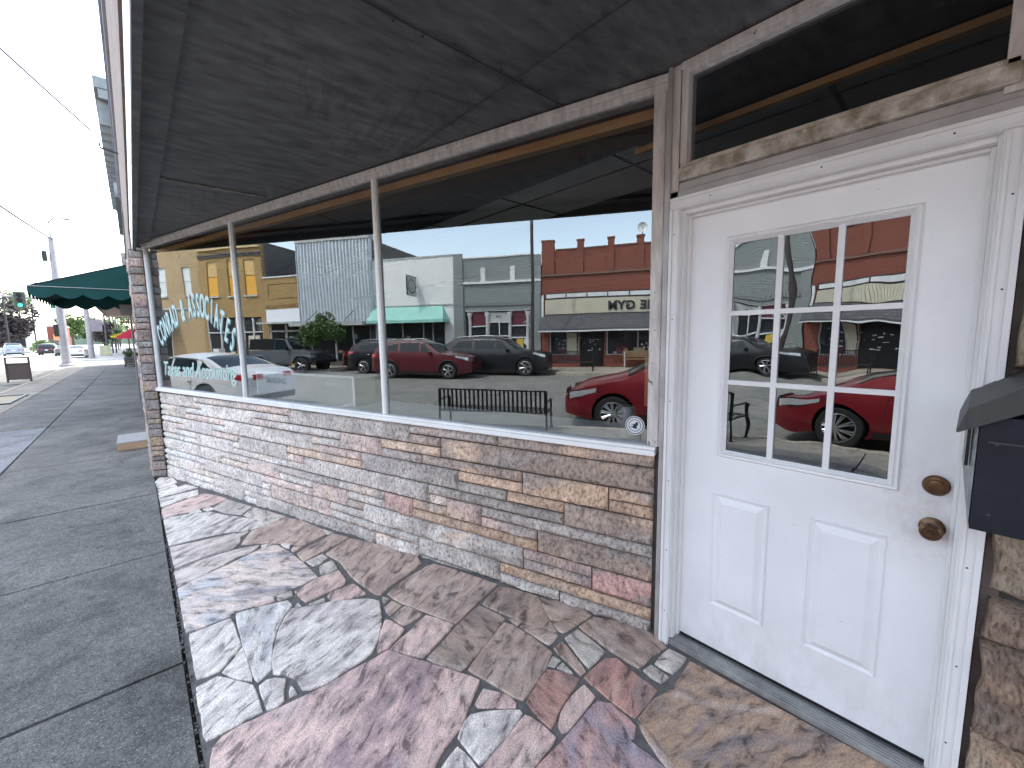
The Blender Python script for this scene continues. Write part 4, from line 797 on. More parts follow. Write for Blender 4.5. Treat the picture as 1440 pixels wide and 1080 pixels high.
# ================================================================ vehicles
def interp(tab,s):
    if s<=tab[0][0]:return tab[0][1]
    for (a,va),(b,vb) in zip(tab[:-1],tab[1:]):
        if s<=b: f=(s-a)/(b-a);return va+(vb-va)*f
    return tab[-1][1]
def sm(tab,s,w=.06): return sum(interp(tab,s+d*w) for d in(-2,-1,0,1,2))/5
def car(label,cat,loc,rz,L,Wd_,sil,belt,roofz,wheels,wr,color,windows,cowl,rear,group=None,lampz=.68,tailz=.85,name='parked_car',rows=9,cladding=None,spokes=5):
    """local frame: nose at +y=L/2 ; s measured from nose; x lateral"""
    t=thing(name,label,cat,loc,rz,group);hw0=Wd_/2
    def top(s): return sm(sil,s,.05)
    def plan(s):
        f=1.0
        a=.62;b=.50
        if s<a:f*=1-.30*((a-s)/a)**2.2
        if s>L-b:f*=1-.20*((s-L+b)/b)**2.2
        return f
    def vert(z):
        bz=belt
        if z<=bz: return 1-.055*max(0,(z-.60)/(bz-.55))**2-.10*max(0,(.45-z)/.3)**1.5
        return .945-.235*((z-bz)/(roofz-bz))**1.15
    def bottom(s):
        r=.20
        if s<.5:r+=.08*((.5-s)/.5)
        if s>L-.5:r+=.14*((s-L+.5)/.5)
        return r
    def P_(s,z,o=0): return (hw0*plan(s)*vert(z)+o,L/2-s,z)
    n=int(L/.075);b=MB();cols=[];nr=rows;nc=5
    ss=[L*i/n for i in range(n+1)]
    for s in ss:
        zt=top(s);zb=bottom(s);ring=[]
        for k in range(nr+1):
            z=zb+(zt-.035-zb)*k/nr;ring.append(P_(s,z))
        w_=ring[-1][0]
        for k in range(1,nc+1):
            f=1-k/nc;x=w_*f;z=zt-.035*(f**3)+.030*(1-f*f)*min(1,(zt-.4));ring.append((x,L/2-s,z))
        full=ring+[(-x,y,z) for x,y,z in ring[:-1][::-1]];cols.append(full)
    m=len(cols[0])
    for c in cols:b.v+=c
    for i in range(len(cols)-1):
        for k in range(m-1): a=i*m+k;b.face((a,a+1,a+m+1,a+m))
        b.face((i*m+m-1,i*m,(i+1)*m,(i+1)*m+m-1))
    b.face(range(m));b.face([(len(cols)-1)*m+k for k in range(m)])
    body=b.build('body',[color,M['black']],t,smooth=True)
    cut=MB();cut.m=1
    for s in wheels:
        for sx in(-1,1):
            c0=len(cut.v);r=wr+.055;seg=24;xa,xb=sx*(hw0-.30),sx*(hw0+.2)
            for xx in(xa,xb):
                for j in range(seg): a=2*math.pi*j/seg;cut.v.append((xx,L/2-s+r*math.cos(a),wr+.02+r*math.sin(a)))
            for j in range(seg): q=(j+1)%seg;cut.face((c0+j,c0+q,c0+seg+q,c0+seg+j))
            cut.face([c0+j for j in range(seg)]);cut.face([c0+seg+j for j in range(seg)])
    co=cut.build('cut',[color,M['black']],None);co.location=(0,0,0)
    body.parent=None
    md=body.modifiers.new('b','BOOLEAN');md.object=co;md.operation='DIFFERENCE';md.solver='EXACT'
    bpy.context.view_layer.update()
    me=bpy.data.meshes.new_from_object(body.evaluated_get(bpy.context.evaluated_depsgraph_get()))
    body.modifiers.clear();body.data=me;me.name='body';bpy.data.objects.remove(co);body.parent=t
    me.set_sharp_from_angle(angle=R(42))
    # wheels
    wy=[L/2-s for s in wheels]
    def wheel(sx,y):
        x=sx*(hw0-.11);w=MB();q=sx
        w.lathe([(wr*.66,-.10*q),(wr*.9,-.105*q),(wr,-.07*q),(wr,.07*q),(wr*.93,.10*q),(wr*.70,.095*q),(wr*.66,.06*q)],(x,y,wr),'x',32)
        o=w.build('wheel',M['rubber'],t,smooth='auto');r=MB()
        r.lathe([(wr*.70,.092*q),(wr*.66,.098*q),(wr*.62,.06*q),(wr*.6,.0)],(x,y,wr),'x',32)
        r.lathe([(0,.085*q),(wr*.13,.085*q),(wr*.16,.06*q)],(x,y,wr),'x',16)
        for k in range(spokes):
            a=2*math.pi*k/spokes+.2
            for da in(-.09,.09):
                r.tube([(x+.075*q,y+math.cos(a)*wr*.12,wr+math.sin(a)*wr*.12),(x+.088*q,y+math.cos(a+da)*wr*.65,wr+math.sin(a+da)*wr*.65)],[wr*.05,wr*.042],5)
        ro=r.build('rim',M['rim'],o,smooth='auto')
        h=MB();h.lathe([(0,.02*q),(wr*.63,.02*q)],(x,y,wr),'x',20);h.build('brake_shadow',M['black'],o)
    for y in wy:
        for sx in(-1,1): wheel(sx,y)
    # side windows
    for sx in(-1,1):
        for wi,poly in enumerate(windows):
            w=MB();z0=min(p[1] for p in poly)
            xs=sorted(p[0] for p in poly);ns=max(2,int((xs[-1]-xs[0])/.12))
            def edge(s,upper):
                zz=[]
                for i in range(len(poly)):
                    (a,za),(c,zc)=poly[i],poly[(i+1)%len(poly)]
                    if abs(a-c)<1e-6:
                        if abs(s-a)<1e-6: zz+=[za,zc]
                    elif min(a,c)-1e-6<=s<=max(a,c)+1e-6: zz.append(za+(zc-za)*(s-a)/(c-a))
                return (max(zz) if upper else min(zz))
            prev=None
            for i in range(ns+1):
                s=xs[0]+(xs[-1]-xs[0])*i/ns;lo,hi=edge(s,False),edge(s,True);colm=[]
                for k in range(5):
                    z=lo+(hi-lo)*k/4;p=P_(s,z,.006);colm.append((p[0]*sx,p[1],p[2]))
                idx=[len(w.v)+k for k in range(5)];w.v+=colm
                if prev:
                    for k in range(4): w.face((prev[k],prev[k+1],idx[k+1],idx[k]))
                prev=idx
            w.build('side_window',M['carglass'],t,smooth=True)
    def strip(s0,s1,wf,name,mm,off=.007,nn=10):
        w=MB();prev=None
        for i in range(nn+1):
            s=s0+(s1-s0)*i/nn;zt=top(s);wx=P_(s,zt-.035)[0];row=[]
            for k in range(-6,7):
                f=k/6*wf;row.append((wx*f,L/2-s,zt-.035*(abs(f)**3)+.030*(1-f*f)*min(1,(zt-.4))+off))
            idx=[len(w.v)+k for k in range(13)];w.v+=row
            if prev:
                for k in range(12): w.face((prev[k],prev[k+1],idx[k+1],idx[k]))
            prev=idx
        w.build(name,mm,t,smooth=True)
    strip(cowl[0],cowl[1],.90,'windscreen',M['carglass']);strip(rear[0],rear[1],.86,'rear_window',M['carglass'])
    if L>4.6 and rows==9 and roofz>1.55:
        for sx in(-1,1):
            w=MB();pts=[]
            for k in range(9):
                s=windows[0][1][0]+.25+(windows[-1][1][0]-windows[0][1][0]-.2)*k/8;zt=top(s)-.035;p=P_(s,zt);pts.append((sx*(p[0]-.09),p[1],zt+.075+.012*math.sin(math.pi*k/8)))
            w.tube(pts,.014,6);w.build('roof_rail',M['chrome'],t,smooth=True)
    if rows==9:
        for sx in(-1,1):
            w=MB();pts=[]
            for poly in windows: pts+=[q for q in poly[2:][::-1]] if poly is windows[0] else [poly[-1] if len(poly)==4 else poly[-1],poly[2]]
            pts=sorted({(round(a,3),round(b,3)) for a,b in pts});w.tube([(sx*(P_(a,b+.02)[0]+.008),L/2-a,b+.02) for a,b in pts],.010,5);w.build('window_trim',M['chrome'],t,smooth=True)
    # lamps, grille, plates, mirrors, handles
    for sx in(-1,1):
        w=MB();prev=None
        for i in range(7):
            s=.10+.50*i/6;zt=lampz+.05+.10*i/6;h=.13-.06*i/6
            row=[]
            for k in range(4):
                z=zt-h*k/3;p=P_(s,z,.008);row.append((p[0]*sx,p[1],p[2]))
            idx=[len(w.v)+k for k in range(4)];w.v+=row
            if prev:
                for k in range(3):w.face((prev[k],prev[k+1],idx[k+1],idx[k]))
            prev=idx
        hl_=w.build('headlight',M['lens'],t,smooth=True)
        w=MB();a=[P_(s,lampz+.07+.10*(s-.1)/.5,.0055) for s in(.06,.3,.66)];b_=[P_(s,lampz-.10+.14*(s-.1)/.5,.0055) for s in(.06,.3,.66)]
        for q in range(2): w.quad(*[(c[0]*sx,c[1],c[2]) for c in(a[q],a[q+1],b_[q+1],b_[q])])
        w.build('lamp_surround',M['black'],hl_)
        w=MB();w.lathe([(0,.012),(.055,.010),(.06,0)],(sx*hw0*.66,L/2-.06,.40),'y',14);w.build('fog_lamp',M['lens'],t)
        w=MB();xx=hw0*plan(L)*.80;w.box(min(sx*xx*.55,sx*xx),max(sx*xx*.55,sx*xx),-L/2-.015,-L/2+.02,tailz-.08,tailz+.05);w.build('tail_light',M['tail'],t,bevel=.01)
        w=MB();prev=None
        for i in range(6):
            s=L-.02-.42*i/5;h=.16-.08*i/5;row=[]
            for k in range(4):
                z=tailz+.06-h*k/3;p=P_(s,z,.008);row.append((p[0]*sx,p[1],p[2]))
            idx=[len(w.v)+k for k in range(4)];w.v+=row
            if prev:
                for k in range(3):w.face((prev[k],prev[k+1],idx[k+1],idx[k]))
            prev=idx
        w.build('tail_light',M['tail'],t,smooth=True)
        w=MB();mx=cowl[0]+.45;p=P_(mx,belt+.02);w.box(sx*(p[0]+.02) if sx>0 else sx*(p[0]+.20),sx*(p[0]+.20) if sx>0 else sx*(p[0]+.02),p[1]-.05,p[1]+.08,belt-.02,belt+.13);w.build('wing_mirror',color,t,bevel=.03)
    wN=hw0*plan(0.0)*.8
    w=MB();w.box(-wN*.62,wN*.62,L/2-.01,L/2+.018,lampz-.10,lampz+.06);w.build('grille',M['black'],t);w=MB();w.box(-wN*.8,wN*.8,L/2-.01,L/2+.015,.30,.42);w.build('lower_intake',M['black'],t)
    w=MB();w.box(-.16,.16,-L/2-.02,-L/2+.01,tailz-.18,tailz-.04);w.build('number_plate',M['letwhite'],t);w=MB();w.box(-hw0*.72,hw0*.72,-L/2-.02,-L/2+.02,.28,.44);w.build('rear_valance',M['black'],t)
    w=MB();sA,sB=wheels[0]+wr+.1,wheels[1]-wr-.1
    for sx in(-1,1):
        for zz,hh in((.27,.05),):
            a=P_(sA,zz);w.box(min(sx*(a[0]-.03),sx*(a[0]+.012)),max(sx*(a[0]-.03),sx*(a[0]+.012)),L/2-sB,L/2-sA,zz-.05,zz+hh)
    w.build('side_sill',M['black'],t)
    w=MB()
    for sx in(-1,1):
        for s in(sA+1.0,sA+1.95):
            if s>sB+.25:continue
            prev=P_(s,belt-.12,.0);w.tube([(sx*(prev[0]+.004),prev[1]-.09,belt-.12),(sx*(prev[0]+.03),prev[1],belt-.118),(sx*(prev[0]+.004),prev[1]+.09,belt-.12)],.011,6)
    w.build('door_handle',M['chrome'] if cladding is None else color,t)
    w=MB()
    for sx in(-1,1):
        for s in(sA+.12,sA+1.1,sB+.02):
            pts=[];
            for k in range(9):
                z=.32+(belt-.34)*k/8;p=P_(s,z,.001);pts.append((sx*p[0],p[1],p[2]))
            w.tube(pts,.004,4)
    w.build('door_gap',M['black'],t)
    if cladding:
        w=MB()
        for sx in(-1,1):
            for s in wheels:
                pts=[]
                for k in range(13):
                    a=math.pi*k/12;yy=s+math.cos(a)*(wr+.075);zz=wr+.02+math.sin(a)*(wr+.075);p=P_(min(max(yy,.05),L-.05),zz,.006);pts.append((sx*p[0],L/2-yy,zz))
                w.tube(pts,.035,6)
        w.build('arch_cladding',M['black'],t,smooth=True)
    return t
M['red']=paint('metallic_red',(.22,.004,.013));M['darkred']=paint('deep_red',(.10,.005,.012));M['blackp']=flat('black_paint',(.008,.008,.012),.35,0,coat=.25);M['whitep']=paint('white_car_paint',(.74,.75,.76),.0);M['greyp']=paint('grey_paint',(.13,.14,.155));M['bluep']=paint('pale_blue_paint',(.30,.38,.46))
Z0=-.12
# near kerb: red hatchback, nose toward +Y
car('bright red hatchback parked at the near kerb beside the bench','car',(-4.66,0.02,Z0),0,4.46,1.78,
 [(0,.60),(.10,.73),(.40,.86),(.95,.97),(1.12,1.0),(1.8,1.32),(2.25,1.465),(3.2,1.47),(3.9,1.33),(4.25,1.05),(4.4,.95),(4.46,.85)],.93,1.46,(.90,3.57),.325,M['red'],
 [[(1.62,.98),(2.30,1.02),(2.30,1.34),(2.15,1.33)],[(2.38,1.02),(3.25,1.04),(3.25,1.33),(2.38,1.36)],[(3.32,1.05),(3.75,1.09),(3.6,1.24),(3.32,1.32)]],(1.16,2.1),(3.86,4.22),lampz=.66,spokes=10)
car('white sedan parked at the near kerb in front of the red hatchback','car',(-4.74,12.25,Z0),0,4.95,1.84,
 [(0,.60),(.12,.72),(.6,.84),(1.4,.96),(1.5,.98),(2.2,1.32),(2.6,1.43),(3.1,1.44),(3.7,1.34),(4.25,1.10),(4.6,1.06),(4.85,1.02),(4.95,.85)],.93,1.44,(.95,3.80),.34,M['whitep'],
 [[(1.85,1.0),(2.65,1.03),(2.65,1.34),(2.4,1.33)],[(2.72,1.03),(3.55,1.05),(3.45,1.30),(2.72,1.36)],[(3.6,1.06),(3.95,1.08),(3.6,1.27)]],(1.5,2.45),(3.55,4.22),lampz=.64,tailz=.90)
SUVS=[(0,.70),(.08,.86),(.5,1.0),(1.15,1.09),(1.3,1.13),(1.85,1.48),(2.25,1.62),(3.0,1.66),(3.9,1.60),(4.35,1.38),(4.55,1.02),(4.62,.8)]
SW=[[(1.62,1.12),(2.20,1.15),(2.20,1.50),(2.05,1.48)],[(2.27,1.15),(3.15,1.17),(3.15,1.52),(2.27,1.53)],[(3.25,1.18),(3.95,1.24),(3.80,1.40),(3.25,1.51)]]
car('dark red crossover parked across the street between two dark SUVs','car',(-12.95,9.5,Z0),math.pi,4.62,1.86,SUVS,1.06,1.66,(.93,3.62),.355,M['darkred'],SW,(1.3,2.1),(3.98,4.36),lampz=.86,tailz=1.0,cladding=1)
AC=[(0,.75),(.08,.95),(.5,1.06),(1.2,1.14),(1.35,1.18),(1.95,1.58),(2.35,1.70),(3.2,1.76),(4.3,1.70),(4.85,1.45),(5.02,1.1),(5.1,.85)]
AW=[[(1.72,1.18),(2.35,1.20),(2.35,1.57),(2.12,1.55)],[(2.42,1.20),(3.35,1.22),(3.35,1.60),(2.42,1.59)],[(3.50,1.23),(4.45,1.27),(4.22,1.52),(3.50,1.59)]]
car('black SUV parked in front of the grey brick shop','car',(-15.10,6.9,Z0),math.pi,5.1,1.95,AC,1.10,1.76,(.98,4.0),.385,M['blackp'],AW,(1.35,2.25),(4.4,4.86),lampz=.90,tailz=1.15,spokes=6,cladding=1)
car('dark grey SUV parked behind the dark red crossover','car',(-15.05,12.25,Z0),math.pi,4.62,1.88,SUVS,1.08,1.70,(.93,3.62),.37,M['blackp'],SW,(1.3,2.1),(3.98,4.36),lampz=.86,tailz=1.05)
car('deep red car half hidden behind the dark grey SUV','car',(-17.0,14.1,Z0),math.pi,4.4,1.78,[(0,.62),(.10,.72),(.45,.83),(1.05,.95),(1.32,1.0),(1.9,1.30),(2.35,1.455),(3.2,1.46),(3.9,1.33),(4.25,1.05),(4.4,.85)],.93,1.46,(.90,3.5),.325,M['darkred'],[[(1.62,.98),(2.30,1.02),(2.30,1.34),(2.15,1.33)],[(2.38,1.02),(3.25,1.04),(3.25,1.33),(2.38,1.36)]],(1.36,2.22),(3.86,4.22))
# far traffic
def far(label,x,y,rz,L,W_,sil,belt,roof,color,win,cowl,rear,wh,wr=.35):
    return car(label,'car',(x,y,Z0),rz,L,W_,sil,belt,roof,wh,wr,color,win,cowl,rear,group='cars beyond the crossing',rows=6)
SD=[(0,.60),(.12,.74),(.6,.86),(1.5,.98),(2.3,1.30),(2.7,1.37),(3.2,1.37),(4.1,1.08),(4.7,1.05),(4.85,.85)]
SWD=[[(1.9,1.0),(2.7,1.02),(2.7,1.30),(2.45,1.29)],[(2.76,1.02),(3.5,1.04),(3.35,1.26),(2.76,1.31)]]
far('white coupe driving away just past the signal pole',-5.0,70.2,0,4.85,1.9,SD,.93,1.37,M['whitep'],SWD,(1.5,2.4),(3.35,4.05),(.95,3.8))
far('dark SUV waiting beyond the crossing left of the pole',-9.5,93,0,4.62,1.9,SUVS,1.08,1.7,M['blackp'],SW,(1.3,2.1),(3.98,4.36),(.93,3.62))
far('pale blue van parked before the white building',-13.1,94,0.15,4.9,2.0,AC[:-1]+[(4.9,.85)],1.1,1.76,M['bluep'],AW,(1.35,2.25),(4.3,4.75),(.98,3.9))
far('white sedan crossing at the far left edge',-16.4,96,math.pi/2,4.85,1.85,SD,.93,1.37,M['whitep'],SWD,(1.5,2.4),(3.35,4.05),(.95,3.8))
far('light grey car half hidden behind the white coupe',-7.0,84,0,4.85,1.9,SD,.93,1.37,M['greyp'],SWD,(1.5,2.4),(3.35,4.05),(.95,3.8))
# ---- grey open-bodied off-roader
def jeep():
    t=thing('off_road_vehicle','grey boxy off-road vehicle with black hard top parked by the tan brick shops','car',(-15.25,18.75,Z0),math.pi)
    G=M['greyp'];L=4.3;h=L/2
    def prof(poly,x0,x1,name,m,**k):
        b=MB();b.prism([(y,z) for y,z in poly],x1-x0,Matrix(((0,0,1,x0),(1,0,0,0),(0,1,0,0),(0,0,0,1))));return b.build(name,m,t,**k)
    prof([(h-.25,.60),(h-.25,1.08),(h-.4,1.14),(.75,1.20),(.75,1.18),(-h+.1,1.18),(-h+.1,.48),(h-1.4,.48),(h-1.3,.60)],-.74,.74,'body',G,bevel=.03)
    for s in(-1,1):
        prof([(h-.05,.80),(h-.1,.90),(h-.45,.97),(h-1.05,.95),(h-1.38,.55),(h-1.28,.52),(h-1.0,.85),(h-.5,.88),(h-.2,.80)],*( (.62,.93) if s>0 else (-.93,-.62)),'fender',G,bevel=.015)
        prof([(-h+1.45,.55),(-h+1.15,.92),(-h+.5,.95),(-h+.15,.75),(-h+.15,.66),(-h+.5,.86),(-h+1.1,.83),(-h+1.35,.50)],*( (.62,.93) if s>0 else (-.93,-.62)),'fender',G,bevel=.015)
        d=MB();x=s*.742;d.box(min(x,x+s*.012),max(x,x+s*.012),-.35,.62,.56,1.17);d.build('door',G,t,bevel=.008)
        d=MB();d.tube([(s*.74,.70,1.18),(s*.66,.36,1.72),(s*.66,-.36,1.74),(s*.73,-.40,1.18)],.035,6);d.build('door_frame',G,t)
        w=MB();w.quad((s*.752,.62,1.2),(s*.69,.33,1.68),(s*.69,-.33,1.69),(s*.745,-.37,1.2));w.build('side_window',M['carglass'],t)
        w=MB();w.box(min(s*.755,s*.93),max(s*.755,s*.93),.50,.60,1.15,1.36);w.build('wing_mirror',M['black'],t,bevel=.02)
        m=MB();m.lathe([(0,h-.24),(.10,h-.235),(.11,h-.25)],(s*.48,0,.92),'y',16);m.build('headlight',M['lens'],t)
        m=MB();m.tube([(s*.80,h-1.45,.42),(s*.80,-h+1.5,.42)],.045,8);m.build('side_step',M['black'],t)
    prof([(.34,1.76),(-h+.12,1.78),(-h+.05,1.2),(-.40,1.2),(-.37,1.72),(.36,1.72)],-.69,.69,'hard_top',M['black'],bevel=.03)
    w=MB();w.quad((-.64,.80,1.22),(.64,.80,1.22),(.60,.40,1.74),(-.60,.40,1.74));w.build('windscreen',M['carglass'],t)
    w=MB()
    for a,b in(((-.68,.79,1.2),(-.63,.38,1.77)),((.68,.79,1.2),(.63,.38,1.77)),((-.63,.38,1.77),(.63,.38,1.77))): w.tube([a,b],.035,6)
    w.build('windscreen_frame',G,t)
    gr=MB();gr.box(-.58,.58,h-.245,h-.20,.62,1.06);gr.build('grille',G,t,bevel=.02);gr=MB()
    for i in range(7): gr.box(-.33+i*.105,-.275+i*.105,h-.199,h-.19,.68,1.0)
    gr.build('grille_slot',M['black'],t)
    b=MB();b.box(-.82,.82,h-.12,h+.12,.50,.68);b.tube([(-.35,h+.1,.66),(-.3,h+.12,.86),(.3,h+.12,.86),(.35,h+.1,.66)],.03,6);b.build('bumper',M['black'],t,bevel=.03)
    for y in(h-.75,-h+.78):
        for s in(-1,1):
            wr=.41;w=MB();x=s*.78;w.lathe([(wr*.5,-.12*s),(wr*.9,-.13*s),(wr,-.10*s),(wr,.10*s),(wr*.92,.13*s),(wr*.58,.12*s),(wr*.5,.05*s)],(x,y,wr),'x',28);o=w.build('wheel',M['rubber'],t,smooth='auto')
            r=MB();r.lathe([(wr*.58,.115*s),(wr*.52,.06*s)],(x,y,wr),'x',28);r.lathe([(0,.1*s),(wr*.14,.1*s),(wr*.15,.05*s)],(x,y,wr),'x',14)
            for k in range(5):
                a=2*math.pi*k/5;r.tube([(x+.09*s,y+math.cos(a)*wr*.1,wr+math.sin(a)*wr*.1),(x+.1*s,y+math.cos(a)*wr*.55,wr+math.sin(a)*wr*.55)],[wr*.11,wr*.10],6)
            r.build('rim',M['rim'],o);k_=MB();k_.lathe([(0,.03*s),(wr*.55,.03*s)],(x,y,wr),'x',16);k_.build('brake_shadow',M['black'],o)
jeep()
# ================================================================ opposite side of the street
FX=-18.3
sw=MB();slabs([-16.4,-14.9],[-20,-16,-12,-8,-4,0,3.9],.008,0,sw);slabs([FX-.1,-16.4],[-20,-16,-12,-8,-4,0,4,7.3,10.2],.008,0,sw);slabs([FX-.1,-17.95],[10.2,13,16.2],.01,0,sw);slabs([FX-.1,-15.2],[16.2,19,22,25,28,31,34,37,40,42.8],.01,0,sw)
struct('opposite_sidewalk',sw,M['tanwalk'])
kb=MB();kb.box(-14.898,-14.75,-20,3.9,-.29,.003);kb.box(-15.198,-15.05,16.2,42.8,-.29,.003);kb.box(-16.398,-16.25,4.05,10.2,-.29,.003);kb.box(-16.4,-14.75,3.905,4.04,-.29,.002);kb.box(FX-.2,-17.6,42.9,43,-.29,.002);struct('opposite_kerb',kb,M['tanwalk'])
def BX(mb,y0,y1,z0,z1,x0,x1): return mb.box(x0,x1,y0,y1,z0,z1)
def facade(mb,y0,y1,z0,z1,holes,x=FX,t=.25):
    """wall slab x-t..x with rectangular openings (y0,y1,z0,z1)"""
    ys=sorted({y0,y1,*[h[0] for h in holes],*[h[1] for h in holes]});
    for a,b in zip(ys[:-1],ys[1:]):
        zs=[z0]
        hs=sorted([h for h in holes if h[0]<=a+1e-6 and h[1]>=b-1e-6],key=lambda h:h[2])
        for h in hs:
            if h[2]>zs[-1]+1e-6: mb.box(x-t,x,a,b,zs[-1],h[2])
            zs.append(h[3])
        if zs[-1]<z1-1e-6: mb.box(x-t,x,a,b,zs[-1],z1)
def shopglass(p,y0,y1,z0,z1,x=FX-.12,name='shop_window',m=None):
    mb=MB();mb.box(x-.02,x,y0,y1,z0,z1);return bw(mb,name,m or M['pane'],p)
def displays(p,y0,y1,z0,z1,n,seed,x=FX-.117):
    r=random.Random(seed);cs=[M['letwhite'],M['cream'],M['trim'],M['maroon'],M['tealdeep'],M['cardb']]
    for i in range(n):
        w=r.uniform(.12,.45);h=r.uniform(.10,.40);y=r.uniform(y0,y1-w);z=r.uniform(z0,max(z0+.05,z1-h)) if r.random()<.5 else z0+.02
        m=MB();xx=x+.002*i/n;BX(m,y,y+w,z,z+h,xx,xx+.004);bw(m,'poster',r.choice(cs),p)
def inside(p,y0,y1,z1,x=FX):
    mb=MB();mb.box(x-6,x-.26,y0+.02,y1-.02,-.1,z1);bw(mb,'building_mass',M['mass'],p)
M['cardb']=flat('poster_tan',(.45,.33,.18));M['mass']=mat('side_wall',(.14,.13,.125),(.09,.085,.08),1.5,.9)
M['redbrick']=brick('red_brick',(.27,.062,.036),(.20,.046,.028),(.20,.11,.085),var=(.20,.06,.04))
M['greybrick']=brick('grey_painted_brick',(.31,.335,.325),(.27,.30,.29),(.22,.24,.235),var=(.20,.22,.21),bs=.7)
M['tanbrick']=brick('golden_brick',(.50,.32,.115),(.38,.235,.08),(.30,.22,.12),var=(.28,.17,.07))
M['tanbrick2']=brick('tan_brick',(.52,.37,.20),(.46,.32,.17),(.38,.29,.18),var=(.36,.25,.13))
M['whitewall']=mat('flaking_white_paint',(.80,.80,.78),(.72,.72,.70),2,.8,0,.3,20,spots=((.42,.40,.38),6,.70))
M['trim']=mat('grey_trim',(.50,.51,.50),(.36,.37,.36),4,.7);M['whitetrim']=mat('white_trim',(.74,.74,.73),(.6,.6,.6),4,.6)
M['maroon']=mat('maroon_panel',(.13,.022,.035),(.09,.016,.025),3,.6)
M['cream']=mat('cream_siding',(.62,.57,.44),(.55,.50,.38),2,.7);M['shingle']=brick('dark_shingles',(.085,.085,.09),(.13,.13,.135),(.04,.04,.04),w=.3,h=.13,var=(.06,.06,.06))
# 1 gym
gy=thing('gym_building','red brick shop with cream sign band and dark shingled canopy','building',(FX-3,-2,0))
m=MB();facade(m,-9,5.33,0,6.02,[(-8.4,-6.2,.65,2.9),(-5.6,-1.2,.65,2.6),(-1.0,2.0,.62,2.2),(2.1,3.3,.02,2.2),(3.35,4.9,.62,2.2)]);bw(m,'brick_wall',M['redbrick'],gy);inside(gy,-9,5.33,5.6)
m=MB()
for y,w_,zt in((4.98,.62,6.45),(3.35,.32,6.42),(1.85,.32,6.40),(.40,.36,6.38),(-1.2,.32,6.4),(-2.8,.32,6.4),(-4.4,.36,6.4),(-6,.32,6.4),(-8.8,.4,6.4)):
    BX(m,y-w_/2,y+w_/2,4.82,zt,FX-.252,FX+.09);BX(m,y-w_/2-.03,y+w_/2+.03,zt+.001,zt+.07,FX-.27,FX+.12)
bw(m,'parapet_pier',M['redbrick'],gy)
m=MB();BX(m,-9,5.33,4.70,4.80,FX+.001,FX+.10);BX(m,-9,4.6,6.021,6.08,FX-.26,FX+.04);bw(m,'belt_course',mat('brown_course',(.22,.12,.09),(.16,.09,.07),4,.8),gy)
m=MB();BX(m,-9,5.12,3.50,3.80,FX+.001,FX+.09);bw(m,'sign_box',M['black'],gy)
for i in range(14):
    y1=5.06-i*1.05;m=MB();BX(m,y1-.99,y1,3.56,3.755,FX+.091,FX+.10);bw(m,'light_panel',M['whitetrim'],gy)
m=MB();BX(m,5.19,5.30,2.6,3.72,FX+.001,FX+.16);bw(m,'white_end_post',M['whitetrim'],gy)
m=MB();y=5.10
while y>-9: BX(m,y-.085,y,2.72,3.48,FX+.05,FX+.085);y-=.10
BX(m,-9,5.12,2.72,3.48,FX+.001,FX+.049);bw(m,'siding',M['cream'],gy)
m=MB();pts=[(FX+.02,2.70),(FX+.95,1.95),(FX+.95,1.87),(FX+.02,1.87)];vp=Matrix(((1,0,0,0),(0,0,1,0),(0,1,0,0),(0,0,0,1)))
m.prism(pts,14.3,Matrix.Translation((0,-9,0))@vp);bw(m,'shingled_canopy',M['shingle'],gy)
m=MB();BX(m,-9,5.32,1.80,1.868,FX+.90,FX+.975);bw(m,'canopy_edge',M['whitetrim'],gy)
MF=Matrix(((0,0,1,0),(1,0,0,0),(0,1,0,0),(0,0,0,1)))
for s,y,sz in(('GYM',1.27,.60),('THE',-.21,.60)):
    join([txt(s,sz,M['letblack'],'l',Matrix.Translation((FX+.125,y,3.06))@MF,None,off=.018,ext=.02,sx=1.05)],'sign_letters',M['letblack'],gy)
    join([txt(s,sz,M['trim'],'l',Matrix.Translation((FX+.095,y-.03,2.98))@MF,None,off=.01,ext=.004,sx=1.05)],'letter_shadow',M['trim'],gy)
for a in((-8.4,-6.2,.65,2.9),(-5.6,-1.2,.65,2.6),(-1.0,2.0,.62,2.2),(3.35,4.9,.62,2.2)): shopglass(gy,*a)
m=MB()
for y in(-1.0,.45,1.95,3.38,4.0,4.88): BX(m,y-.03,y+.03,.62,2.2,FX-.119,FX-.05)
BX(m,-1,2,.60,.66,FX-.119,FX-.02);BX(m,3.35,4.9,.60,.66,FX-.119,FX-.02);bw(m,'window_bar',M['trim'],gy)
m=MB();BX(m,2.14,3.26,.02,2.18,FX-.20,FX-.17);bw(m,'door',M['black'],gy);m=MB();BX(m,3.50,3.98,.70,1.75,FX-.115,FX-.10);BX(m,-.55,-.05,.72,.95,FX-.115,FX-.10);bw(m,'blind',M['cream'],gy)
m=MB()
random.seed(21)
for i in range(26): y=random.uniform(2.2,4.7);z=random.uniform(.8,1.5);BX(m,y,y+random.uniform(.03,.12),z,z+random.uniform(.02,.05),FX-.09,FX-.085)
for i in range(22): y=random.uniform(-.8,.4);z=random.uniform(.7,1.2);BX(m,y,y+random.uniform(.03,.1),z,z+random.uniform(.02,.08),FX-.09,FX-.085)
bw(m,'window_decal',M['letwhite'],gy)
m=MB();
for k in range(6):
    r0=.26*math.sin(k/5*1.3);h_=.10*(1-math.cos(k/5*1.3))
sd=thing('satellite_dish','white round satellite dish on the gym parapet','satellite dish',(FX-.1,.32,6.40))
